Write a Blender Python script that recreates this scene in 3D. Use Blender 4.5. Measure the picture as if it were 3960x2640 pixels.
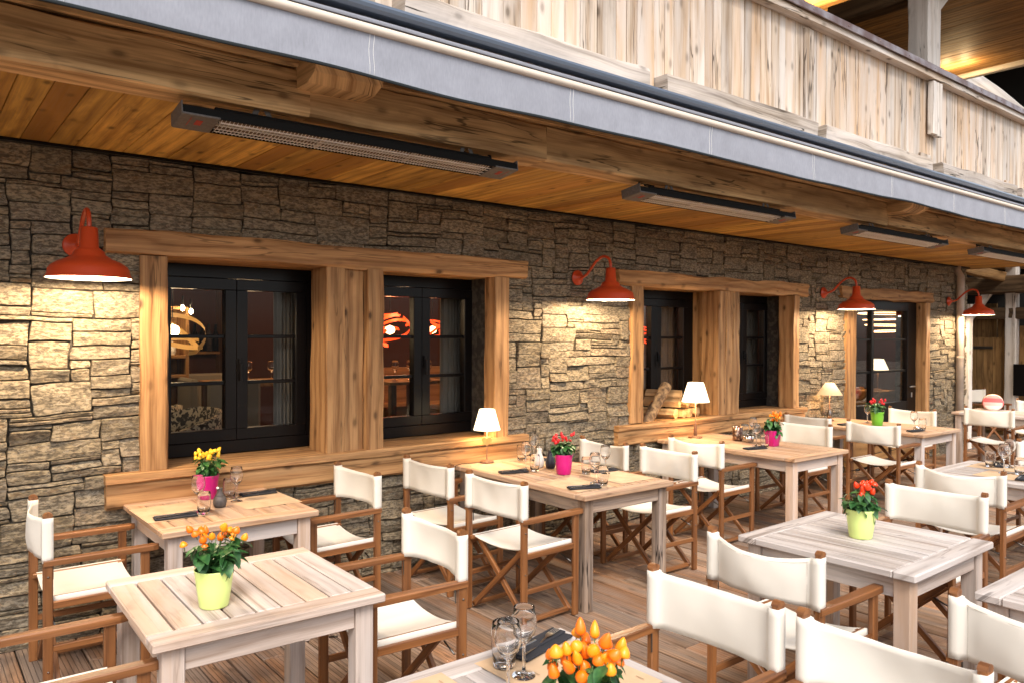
import bpy, math, random
from mathutils import Vector, Matrix, noise
for o in list(bpy.data.objects): bpy.data.objects.remove(o, do_unlink=True)
SC = bpy.context.scene
COL = SC.collection
PI = math.pi
R = math.radians

# ------------------------------------------------------------------ camera
EYE = 1.72
yaw, pitch, roll = 0.669280, -0.009257, 0.004010
fw = Vector((math.sin(yaw)*math.cos(pitch), math.cos(yaw)*math.cos(pitch), math.sin(pitch)))
rt = Vector((math.cos(yaw), -math.sin(yaw), 0)); up = rt.cross(fw)
r2 = rt*math.cos(roll)+up*math.sin(roll); u2 = r2.cross(fw)
cam = bpy.data.cameras.new('camera'); camo = bpy.data.objects.new('camera', cam); COL.objects.link(camo)
camo.matrix_world = Matrix(((r2.x, u2.x, -fw.x, 0), (r2.y, u2.y, -fw.y, 0), (r2.z, u2.z, -fw.z, EYE), (0, 0, 0, 1)))
cam.lens = 27.14; cam.sensor_width = 36; cam.clip_start = .05; cam.clip_end = 300
cam.dof.use_dof = True; cam.dof.focus_distance = 4.6; cam.dof.aperture_fstop = 7.0
SC.camera = camo

# ------------------------------------------------------------------ light
SUN_EL, SUN_AZ = 50, 208      # azimuth clockwise from +Y
w = bpy.data.worlds.new('World'); SC.world = w; w.use_nodes = True
nt = w.node_tree; nt.nodes.clear()
sk = nt.nodes.new('ShaderNodeTexSky'); sk.sky_type = 'NISHITA'; sk.sun_disc = False
sk.sun_elevation = R(SUN_EL); sk.sun_rotation = R(SUN_AZ); sk.dust_density = 3.0; sk.air_density = 1.0
bg = nt.nodes.new('ShaderNodeBackground'); bg.inputs[1].default_value = 0.14
wo = nt.nodes.new('ShaderNodeOutputWorld')
hs = nt.nodes.new('ShaderNodeHueSaturation'); hs.inputs['Saturation'].default_value = .38      # high thin overcast
nt.links.new(sk.outputs[0], hs.inputs['Color']); nt.links.new(hs.outputs[0], bg.inputs[0]); nt.links.new(bg.outputs[0], wo.inputs[0])
sl = bpy.data.lights.new('sun', 'SUN'); sl.energy = 1.5; sl.angle = R(25); sl.color = (1.0, .90, .80)
so = bpy.data.objects.new('sun', sl); COL.objects.link(so)
az, el = R(SUN_AZ), R(SUN_EL)
sd = Vector((math.sin(az)*math.cos(el), math.cos(az)*math.cos(el), math.sin(el)))
so.rotation_euler = sd.to_track_quat('Z', 'Y').to_euler(); so.location = sd*30
SC.view_settings.view_transform = 'Standard'; SC.view_settings.look = 'None'
SC.view_settings.exposure = 1.1; SC.view_settings.gamma = 1.0
SC.render.engine = 'CYCLES'
SC.cycles.max_bounces = 10; SC.cycles.transparent_max_bounces = 16; SC.cycles.transmission_bounces = 10
SC.cycles.caustics_reflective = False; SC.cycles.caustics_refractive = False
SC.cycles.sample_clamp_indirect = 4.0

# ------------------------------------------------------------------ materials
def newmat(name):
    m = bpy.data.materials.new(name); m.use_nodes = True
    n = m.node_tree; b = n.nodes['Principled BSDF']
    return m, n, b
def N(n, t, **k):
    x = n.nodes.new(t)
    for a, v in k.items(): setattr(x, a, v)
    return x
def mth(n, op, a, b=None, c=None, clamp=False):
    x = N(n, 'ShaderNodeMath', operation=op); x.use_clamp = clamp
    for i, v in enumerate((a, b, c)):
        if v is None: continue
        if isinstance(v, (int, float)): x.inputs[i].default_value = v
        else: n.links.new(v, x.inputs[i])
    return x.outputs[0]
def ramp(n, fac, stops, interp='LINEAR'):
    x = N(n, 'ShaderNodeValToRGB'); x.color_ramp.interpolation = interp
    e = x.color_ramp.elements
    while len(e) < len(stops): e.new(.5)
    for i, (p, c) in enumerate(stops):
        e[i].position = p; e[i].color = (c[0], c[1], c[2], 1) if isinstance(c, tuple) else (c, c, c, 1)
    n.links.new(fac, x.inputs[0]); return x.outputs[0]
def mix(n, fac, a, b, mode='MIX'):
    x = N(n, 'ShaderNodeMix', data_type='RGBA', blend_type=mode)
    for i, v in ((0, fac), (6, a), (7, b)):
        if isinstance(v, (int, float)): x.inputs[i].default_value = v
        elif isinstance(v, tuple): x.inputs[i].default_value = (*v, 1)
        else: n.links.new(v, x.inputs[i])
    return x.outputs[2]
def simple(name, col, rough=.5, metal=0, spec=.5, coat=0, emit=None, es=0, trans=0, ior=1.45):
    m, n, b = newmat(name)
    b.inputs['Base Color'].default_value = (*col, 1); b.inputs['Roughness'].default_value = rough
    b.inputs['Metallic'].default_value = metal; b.inputs['Specular IOR Level'].default_value = spec
    b.inputs['Coat Weight'].default_value = coat
    b.inputs['Transmission Weight'].default_value = trans; b.inputs['IOR'].default_value = ior
    if emit: b.inputs['Emission Color'].default_value = (*emit, 1); b.inputs['Emission Strength'].default_value = es
    return m
def wood(name, light, dark, var=.25, grain=30, rough=.65, bump=.25, knots=.5, cracks=.5, grey=None, greyamt=0, blot=.5, alt=None, grooves=0, spec=.3):
    """grain runs along UV u (metres); 'rnd' is a random number per board"""
    m, n, b = newmat(name); L = n.links.new
    uv = N(n, 'ShaderNodeUVMap'); uv.uv_map = 'uv'
    at = N(n, 'ShaderNodeAttribute'); at.attribute_name = 'rnd'
    sp = N(n, 'ShaderNodeSeparateXYZ'); L(uv.outputs[0], sp.inputs[0])
    U, V, Rn = sp.outputs[0], sp.outputs[1], at.outputs['Fac']
    def vec(su, sv, sr):
        c = N(n, 'ShaderNodeCombineXYZ'); L(mth(n, 'MULTIPLY', U, su), c.inputs[0]); L(mth(n, 'MULTIPLY', V, sv), c.inputs[1])
        L(mth(n, 'MULTIPLY', Rn, sr), c.inputs[2]); return c.outputs[0]
    def noi(v, detail=4, dist=0, rough_=.55):
        x = N(n, 'ShaderNodeTexNoise'); x.inputs['Scale'].default_value = 1; x.inputs['Detail'].default_value = detail
        x.inputs['Distortion'].default_value = dist; x.inputs['Roughness'].default_value = rough_; L(v, x.inputs['Vector']); return x.outputs['Fac']
    warp = noi(vec(.9, 3.5, 23), 2)
    # ring-like figure: bands across the grain bent by low noise
    ph = mth(n, 'ADD', mth(n, 'MULTIPLY', V, grain*1.6), mth(n, 'MULTIPLY', warp, grain*.30))
    rings = mth(n, 'ABSOLUTE', mth(n, 'SINE', mth(n, 'ADD', ph, mth(n, 'MULTIPLY', Rn, 40))))
    fine = noi(vec(2.5, grain*4, 31), 5, .3)
    med = noi(vec(1.2, grain*.6, 11), 4, .6)
    g = mth(n, 'ADD', mth(n, 'MULTIPLY', rings, .24), mth(n, 'ADD', mth(n, 'MULTIPLY', fine, .66), mth(n, 'MULTIPLY', med, .54)))
    col = ramp(n, g, [(.50, dark), (.70, tuple((a+c)/2 for a, c in zip(light, dark))), (.90, light)])
    if alt:
        col = mix(n, ramp(n, mth(n, 'FRACT', mth(n, 'MULTIPLY', Rn, 7.31)), [(.35, 0.), (.8, .8)]), col, alt, 'MIX')
    big = noi(vec(1.1, 5, 5), 3, .8)
    col = mix(n, mth(n, 'MULTIPLY', ramp(n, big, [(.35, 1.), (.6, 0.)]), blot), col, tuple(c*.55 for c in dark))
    if grey:
        gm = noi(vec(.9, 9, 3), 5, .4)
        col = mix(n, mth(n, 'MULTIPLY', ramp(n, gm, [(.4, 0.), (.62, 1.)]), greyamt), col, grey)
    val = mth(n, 'ADD', 1-var*.5, mth(n, 'MULTIPLY', mth(n, 'FRACT', mth(n, 'MULTIPLY', Rn, 3.77)), var))
    h = N(n, 'ShaderNodeHueSaturation'); L(val, h.inputs['Value']); L(col, h.inputs['Color']); col = h.outputs[0]
    if knots:
        v = N(n, 'ShaderNodeTexVoronoi'); v.voronoi_dimensions = '2D'; v.inputs['Scale'].default_value = 1; L(vec(3.0, 6.0, 9), v.inputs['Vector'])
        v.inputs['Randomness'].default_value = 1
        k = ramp(n, v.outputs['Distance'], [(.045, 1.), (.10, .35), (.15, 0.)])
        vc = N(n, 'ShaderNodeSeparateColor'); L(v.outputs['Color'], vc.inputs[0])
        k = mth(n, 'MULTIPLY', k, ramp(n, vc.outputs[0], [(.48, 0.), (.54, .5), (1.0, 1.)]))
        col = mix(n, mth(n, 'MULTIPLY', k, knots), col, tuple(c*.28 for c in dark))
    if cracks:
        cn = noi(vec(.8, grain*.55, 17), 3, .2)
        c = ramp(n, mth(n, 'ABSOLUTE', mth(n, 'SUBTRACT', cn, .5)), [(.0, 1.), (.007, .9), (.016, 0.)])
        cm = ramp(n, noi(vec(1.3, 4, 41), 2), [(.50, 0.), (.58, 1.)])
        ck = mth(n, 'MULTIPLY', mth(n, 'MULTIPLY', c, cm), cracks)
        col = mix(n, ck, col, tuple(x*.12 for x in dark))
    st = noi(vec(5, 12, 29), 3, .6)
    col = mix(n, mth(n, 'MULTIPLY', ramp(n, st, [(.60, 0.), (.70, 1.)]), .45*max(blot, .3)), col, tuple(c*.5 for c in dark))
    hgt = g
    if grooves:
        gr = mth(n, 'ABSOLUTE', mth(n, 'SINE', mth(n, 'MULTIPLY', V, PI/grooves)))
        gd = ramp(n, gr, [(.0, 0.), (.30, 1.)])
        col = mix(n, mth(n, 'MULTIPLY', mth(n, 'SUBTRACT', 1.0, gd), .6), col, tuple(x*.3 for x in dark))
        hgt = mth(n, 'ADD', mth(n, 'MULTIPLY', g, .4), mth(n, 'MULTIPLY', gd, 1.6))
    L(col, b.inputs['Base Color'])
    bp = N(n, 'ShaderNodeBump'); bp.inputs['Strength'].default_value = bump; bp.inputs['Distance'].default_value = .004
    L(hgt, bp.inputs['Height']); L(bp.outputs[0], b.inputs['Normal'])
    L(ramp(n, fine, [(.3, rough-.1), (.8, min(1, rough+.15))]), b.inputs['Roughness'])
    b.inputs['Specular IOR Level'].default_value = spec
    return m
def stone_mat(name):
    m, n, b = newmat(name); L = n.links.new
    at = N(n, 'ShaderNodeAttribute'); at.attribute_name = 'rnd'; Rn = at.outputs['Fac']
    tc = N(n, 'ShaderNodeTexCoord')
    mp = N(n, 'ShaderNodeMapping'); mp.inputs['Scale'].default_value = (1, 1, 2.6); L(tc.outputs['Object'], mp.inputs[0])
    cb = N(n, 'ShaderNodeVectorMath', operation='ADD'); cc = N(n, 'ShaderNodeCombineXYZ')
    L(mth(n, 'MULTIPLY', Rn, 50), cc.inputs[1]); L(mp.outputs[0], cb.inputs[0]); L(cc.outputs[0], cb.inputs[1])
    def noi(s, d, dist=0, v=None):
        x = N(n, 'ShaderNodeTexNoise'); x.inputs['Scale'].default_value = s; x.inputs['Detail'].default_value = d
        x.inputs['Distortion'].default_value = dist; x.inputs['Roughness'].default_value = .62; L(v or cb.outputs[0], x.inputs['Vector']); return x.outputs['Fac']
    n1 = noi(9, 6, .6); n2 = noi(32, 5, .4); n3 = noi(3, 3, 1.0)
    base = ramp(n, mth(n, 'FRACT', mth(n, 'MULTIPLY', Rn, 5.13)), [(0, (.165, .13, .08)), (.2, (.27, .215, .138)), (.4, (.20, .165, .115)), (.6, (.35, .275, .175)), (.8, (.205, .18, .138)), (1, (.27, .195, .125))])
    col = mix(n, ramp(n, n1, [(.35, 0.), (.7, .75)]), base, (.34, .275, .185))
    col = mix(n, ramp(n, n2, [(.44, .85), (.58, 0.)]), col, (.07, .056, .04))
    col = mix(n, ramp(n, n3, [(.6, 0.), (.75, .45)]), col, (.26, .15, .065))
    vein = ramp(n, mth(n, 'ABSOLUTE', mth(n, 'SUBTRACT', noi(6, 4, 1.5), .5)), [(0, .5), (.02, 0.)])
    col = mix(n, vein, col, (.36, .32, .26))
    L(col, b.inputs['Base Color'])
    bp = N(n, 'ShaderNodeBump'); bp.inputs['Strength'].default_value = .9; bp.inputs['Distance'].default_value = .008
    L(mth(n, 'ADD', mth(n, 'MULTIPLY', n1, .8), mth(n, 'MULTIPLY', n2, .35)), bp.inputs['Height']); L(bp.outputs[0], b.inputs['Normal'])
    b.inputs['Roughness'].default_value = .85; b.inputs['Specular IOR Level'].default_value = .25
    return m
def fabric(name, col, scale=900, bump=.15, var=.06, transl=0, streak=False):
    m, n, b = newmat(name); L = n.links.new
    tc = N(n, 'ShaderNodeTexCoord'); mp = N(n, 'ShaderNodeMapping'); L(tc.outputs['Object'], mp.inputs[0])
    mp.inputs['Scale'].default_value = (1, 1, .25) if streak else (1, 1, 1)
    x = N(n, 'ShaderNodeTexNoise'); x.inputs['Scale'].default_value = scale/4 if streak else scale; x.inputs['Detail'].default_value = 2; L(mp.outputs[0], x.inputs['Vector'])
    y = N(n, 'ShaderNodeTexNoise'); y.inputs['Scale'].default_value = 7; y.inputs['Detail'].default_value = 4; L(tc.outputs['Object'], y.inputs['Vector'])
    f = mth(n, 'ADD', 1-var*1.2, mth(n, 'ADD', mth(n, 'MULTIPLY', x.outputs['Fac'], var), mth(n, 'MULTIPLY', y.outputs['Fac'], var*1.4)))
    h = N(n, 'ShaderNodeHueSaturation'); h.inputs['Color'].default_value = (*col, 1); L(f, h.inputs['Value'])
    L(h.outputs[0], b.inputs['Base Color'])
    bp = N(n, 'ShaderNodeBump'); bp.inputs['Strength'].default_value = bump; bp.inputs['Distance'].default_value = .001
    L(mth(n, 'ADD', x.outputs['Fac'], mth(n, 'MULTIPLY', y.outputs['Fac'], 8)), bp.inputs['Height']); L(bp.outputs[0], b.inputs['Normal'])
    b.inputs['Roughness'].default_value = .9; b.inputs['Specular IOR Level'].default_value = .15; b.inputs['Sheen Weight'].default_value = .1
    if transl:
        out = [q for q in n.nodes if q.type == 'OUTPUT_MATERIAL'][0]
        t = N(n, 'ShaderNodeBsdfTranslucent'); L(h.outputs[0], t.inputs[0])
        ms = N(n, 'ShaderNodeMixShader'); ms.inputs[0].default_value = transl; L(b.outputs[0], ms.inputs[1]); L(t.outputs[0], ms.inputs[2]); L(ms.outputs[0], out.inputs[0])
    return m
def pane_glass(name, tint=(1, 1, 1), refl=1.0):
    m, n, b = newmat(name); L = n.links.new
    out = [q for q in n.nodes if q.type == 'OUTPUT_MATERIAL'][0]
    t = N(n, 'ShaderNodeBsdfTransparent'); t.inputs[0].default_value = (*tint, 1)
    g = N(n, 'ShaderNodeBsdfGlossy'); g.inputs['Roughness'].default_value = .01
    fr = N(n, 'ShaderNodeFresnel'); fr.inputs[0].default_value = 1.45
    ms = N(n, 'ShaderNodeMixShader'); L(mth(n, 'MULTIPLY', fr.outputs[0], refl), ms.inputs[0]); L(t.outputs[0], ms.inputs[1]); L(g.outputs[0], ms.inputs[2]); L(ms.outputs[0], out.inputs[0])
    return m
def camo_mat(name):
    m, n, b = newmat(name); L = n.links.new
    tc = N(n, 'ShaderNodeTexCoord'); x = N(n, 'ShaderNodeTexNoise'); x.inputs['Scale'].default_value = 28; x.inputs['Detail'].default_value = 2; x.inputs['Distortion'].default_value = 1
    L(tc.outputs['Object'], x.inputs['Vector']); L(ramp(n, x.outputs['Fac'], [(.49, (.03, .022, .015)), (.53, (.55, .46, .3))]), b.inputs['Base Color']); b.inputs['Roughness'].default_value = .8
    return m
def speck(name, col, col2, scale, rough=.6, lo=.45, hi=.6, metal=0, bump=0):
    m, n, b = newmat(name); L = n.links.new
    tc = N(n, 'ShaderNodeTexCoord'); x = N(n, 'ShaderNodeTexNoise'); x.inputs['Scale'].default_value = scale; x.inputs['Detail'].default_value = 5
    L(tc.outputs['Object'], x.inputs['Vector']); L(ramp(n, x.outputs['Fac'], [(lo, col), (hi, col2)]), b.inputs['Base Color']); b.inputs['Roughness'].default_value = rough
    b.inputs['Metallic'].default_value = metal
    if bump:
        bp = N(n, 'ShaderNodeBump'); bp.inputs['Strength'].default_value = bump; bp.inputs['Distance'].default_value = .002; L(x.outputs['Fac'], bp.inputs['Height']); L(bp.outputs[0], b.inputs['Normal'])
    return m

M = {}
M['beam'] = wood('beam_wood', (.72, .48, .24), (.31, .17, .07), var=.25, grain=22, knots=.75, cracks=.8, blot=.45, bump=.45)
M['trim'] = wood('trim_wood', (.55, .31, .135), (.22, .098, .034), var=.35, grain=24, knots=1., cracks=.55, blot=.35, bump=.4)
M['soffit'] = wood('soffit_wood', (.78, .46, .11), (.34, .165, .034), var=.45, grain=24, knots=.95, cracks=.3, blot=.5, bump=.2, alt=(.36, .16, .035))
M['parapet'] = wood('parapet_wood', (.62, .52, .42), (.30, .20, .12), var=.35, grain=22, knots=.85, cracks=.8, grey=(.62, .585, .555), greyamt=.7, blot=.22, bump=.35, alt=(.62, .42, .26))
M['greylog'] = wood('grey_log_wood', (.50, .43, .36), (.17, .13, .095), var=.2, grain=26, knots=.6, cracks=1., grey=(.55, .5, .47), greyamt=.6, blot=.25, bump=.8)
M['postgrey'] = wood('post_wood', (.74, .68, .62), (.44, .37, .30), var=.2, grain=22, knots=.6, cracks=.9, grey=(.66, .63, .6), greyamt=.7, blot=.2, bump=.4)
M['table'] = wood('weathered_teak', (.56, .455, .39), (.27, .19, .14), var=.14, grain=34, knots=.15, cracks=.2, grey=(.52, .475, .45), greyamt=.75, blot=.22, bump=.3, alt=(.58, .40, .28), rough=.7)
M['tablegrey'] = wood('grey_teak', (.48, .42, .385), (.19, .15, .125), var=.25, grain=34, knots=.1, cracks=.6, grey=(.5, .46, .44), greyamt=.8, blot=.25, bump=.35, rough=.7)
M['tableworn'] = wood('worn_dark_teak', (.38, .27, .19), (.11, .065, .04), var=.2, grain=34, knots=.2, cracks=1., grey=(.40, .34, .30), greyamt=.5, blot=.7, bump=.6, rough=.75)
M['tabletop_warm'] = wood('warm_teak', (.50, .31, .18), (.25, .13, .065), var=.22, grain=30, knots=.15, cracks=.4, grey=(.47, .36, .28), greyamt=.5, blot=.3, bump=.3, rough=.65)
M['chair'] = wood('oiled_chair_wood', (.26, .105, .034), (.11, .038, .012), var=.3, grain=38, knots=.0, cracks=.12, blot=.25, bump=.12, rough=.42, spec=.5)
M['deck'] = wood('deck_wood', (.34, .215, .135), (.115, .066, .04), var=.5, grain=26, knots=.5, cracks=.5, grey=(.25, .20, .165), greyamt=.6, blot=.5, bump=.7, alt=(.32, .16, .08), grooves=.0235, rough=.7)
M['shed'] = wood('shed_wood', (.34, .20, .08), (.15, .08, .03), var=.4, grain=22, knots=.8, cracks=.7, blot=.6, bump=.4)
M['darkwood'] = wood('dark_timber', (.20, .13, .07), (.08, .05, .028), var=.4, grain=22, knots=.5, cracks=.5, blot=.5, bump=.3)
M['roofwood'] = wood('roof_soffit_wood', (.46, .25, .09), (.2, .095, .03), var=.4, grain=22, knots=.6, cracks=.3, blot=.5, bump=.2)
M['intwood'] = wood('indoor_panel_wood', (.42, .23, .09), (.24, .12, .04), var=.3, grain=22, knots=.3, cracks=.1, blot=.3, bump=.1)
M['log'] = wood('split_firewood', (.56, .38, .20), (.30, .17, .075), var=.3, grain=30, knots=.2, cracks=.4, blot=.15, bump=.5)
M['bark'] = speck('log_bark', (.10, .06, .035), (.33, .22, .12), 22, .9, .4, .62, bump=1)
M['stone'] = stone_mat('rubble_stone')
M['joint'] = speck('wall_joint_shadow', (.03, .025, .02), (.07, .06, .045), 20, .95)
M['canvas'] = fabric('cream_canvas', (.75, .71, .635), transl=.12)
M['seam'] = simple('canvas_seam_thread', (.52, .47, .40), .9)
M['awning'] = fabric('grey_awning_cloth', (.265, .28, .325), scale=500, var=.3, streak=True, transl=.05)
M['awnroll'] = fabric('grey_awning_roll', (.20, .21, .245), scale=500, var=.2, streak=True)
M['trimblack'] = simple('black_binding', (.012, .018, .022), .8)
M['stitch'] = simple('white_stitching', (.7, .7, .7), .8)
M['beige'] = simple('beige_lacquered_metal', (.60, .53, .45), .45)
M['hood'] = simple('dark_lacquered_hood', (.10, .135, .19), .28, spec=.9, coat=.8)
M['black'] = simple('black_frame_paint', (.006, .005, .005), .28, spec=.22)
M['glass'] = pane_glass('window_glass', (.9, .9, .9), .3)
M['wineglass'] = simple('clear_glass', (1, 1, 1), 0.0, trans=1, ior=1.45)
M['red'] = simple('orange_red_enamel', (.50, .055, .014), .38, spec=.5, coat=.15)
M['white'] = simple('white_enamel', (.85, .83, .78), .35)
M['bulb'] = simple('glowing_bulb', (1, .8, .5), .5, emit=(1, .72, .38), es=60)
M['heatgrey'] = speck('grey_heater_housing', (.10, .09, .085), (.125, .115, .11), 60, .5)
M['heatblack'] = simple('black_heater_housing', (.006, .0055, .005), .6, spec=.15)
M['chrome'] = simple('polished_reflector', (.62, .58, .54), .32, metal=1)
M['wire'] = simple('steel_wire', (.85, .83, .8), .35, metal=1)
M['quartz'] = simple('heating_tube', (.25, .17, .12), .2, spec=.8)
M['logo'] = simple('red_printed_mark', (.35, .03, .02), .6)
M['steel'] = simple('brushed_steel', (.5, .5, .5), .3, metal=1)
M['bolt'] = simple('dark_steel', (.16, .15, .14), .4, metal=1)
M['copper'] = speck('weathered_copper_flashing', (.20, .13, .12), (.40, .36, .37), 6, .4, .4, .65, metal=.6)
M['pipe'] = speck('stained_downpipe', (.42, .34, .28), (.52, .43, .35), 5, .5)
M['pink'] = simple('magenta_glazed_pot', (.52, .006, .17), .3, coat=.3)
M['lime'] = simple('lime_glazed_pot', (.66, .80, .26), .35, coat=.3)
M['green'] = simple('green_glazed_pot', (.14, .42, .03), .4, coat=.2)
M['soil'] = speck('potting_soil', (.02, .013, .008), (.06, .04, .025), 120, 1, bump=1)
M['leaf'] = speck('pepper_leaf', (.018, .075, .018), (.05, .15, .035), 30, .45)
M['leafd'] = speck('dark_pepper_leaf', (.012, .045, .012), (.03, .09, .02), 30, .5)
M['stem'] = simple('green_stem', (.08, .15, .04), .6)
for k, c in {'orange': (.85, .17, .005), 'orangelight': (.90, .30, .01), 'yellow': (.92, .52, .03), 'redp': (.62, .008, .012), 'scarlet': (.80, .045, .006)}.items():
    M[k] = simple('%s_pepper_skin' % k, c, .34, coat=.1)
M['napkin'] = speck('charcoal_napkin', (.012, .012, .016), (.02, .02, .026), 300, .9)
M['paper'] = speck('kraft_paper_menu', (.50, .34, .205), (.57, .39, .24), 9, .8)
M['print'] = simple('faint_menu_print', (.33, .22, .12), .8)
M['vase'] = speck('brown_stoneware', (.055, .045, .042), (.085, .07, .065), 40, .6)
M['navy'] = simple('dark_blue_ceramic', (.022, .022, .035), .4)
M['whitecer'] = simple('white_ceramic', (.75, .72, .68), .25)
M['mercury'] = speck('mottled_bronze_glass', (.10, .05, .035), (.42, .28, .2), 35, .15, .45, .6, metal=.8)
M['silver'] = simple('silver_bowl_metal', (.6, .56, .52), .18, metal=1)
M['rust'] = speck('rusty_lamp_iron', (.12, .05, .025), (.2, .09, .04), 80, .6)
M['heart'] = wood('heart_wood', (.5, .28, .10), (.34, .17, .06), var=0, grain=30, knots=0, cracks=0, blot=.1)
def shade_mat(name, col, transl, em, ecol):
    m, n, b = newmat(name); L = n.links.new
    b.inputs['Base Color'].default_value = (*col, 1); b.inputs['Roughness'].default_value = .9
    b.inputs['Emission Color'].default_value = (*ecol, 1); b.inputs['Emission Strength'].default_value = em
    return m
M['shadelit'] = shade_mat('lit_linen_shade', (.8, .72, .58), .5, 1.5, (1, .80, .50))
M['shadedim'] = shade_mat('dim_linen_shade', (.72, .55, .38), .5, .35, (1, .58, .25))
M['ribbonred'] = simple('glowing_red_veneer', (.7, .06, .01), .5, emit=(1, .06, .008), es=1.1)
M['ribbonwhite'] = simple('glowing_inner_lamp', (1, .6, .3), .5, emit=(1, .55, .25), es=5)
M['ribbontan'] = simple('glowing_tan_veneer', (.5, .3, .1), .5, emit=(1, .48, .10), es=.05)
M['curtain'] = fabric('grey_curtain', (.16, .15, .13), var=.2)
M['upholstery'] = fabric('pale_upholstery', (.22, .20, .155))
M['camo'] = camo_mat('patterned_velvet')
M['intwall'] = simple('dark_red_indoor_wall', (.07, .022, .012), .8)
M['intfloor'] = simple('indoor_floor', (.12, .08, .05), .5)
M['spotglow'] = simple('spot_lens', (1, .8, .5), .5, emit=(1, .75, .45), es=14)
M['darkvoid'] = simple('void_shade', (.02, .018, .016), .9)  # near-black colour put in for shade under the deck and in deep recesses
M['earth'] = speck('earth_ground', (.10, .09, .07), (.16, .14, .11), 3, .95)
M['stripes'] = None
m, n, b = newmat('striped_cushion_cloth')
tc = N(n, 'ShaderNodeTexCoord'); sp = N(n, 'ShaderNodeSeparateXYZ'); n.links.new(tc.outputs['Object'], sp.inputs[0])
n.links.new(ramp(n, mth(n, 'FRACT', mth(n, 'MULTIPLY', sp.outputs[0], 14)), [(.0, (.75, .12, .12)), (.3, (.8, .45, .4)), (.55, (.85, .7, .62)), (.8, (.7, .3, .25))], 'CONSTANT'), b.inputs['Base Color']); b.inputs['Roughness'].default_value = .9
M['stripes'] = m

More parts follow.
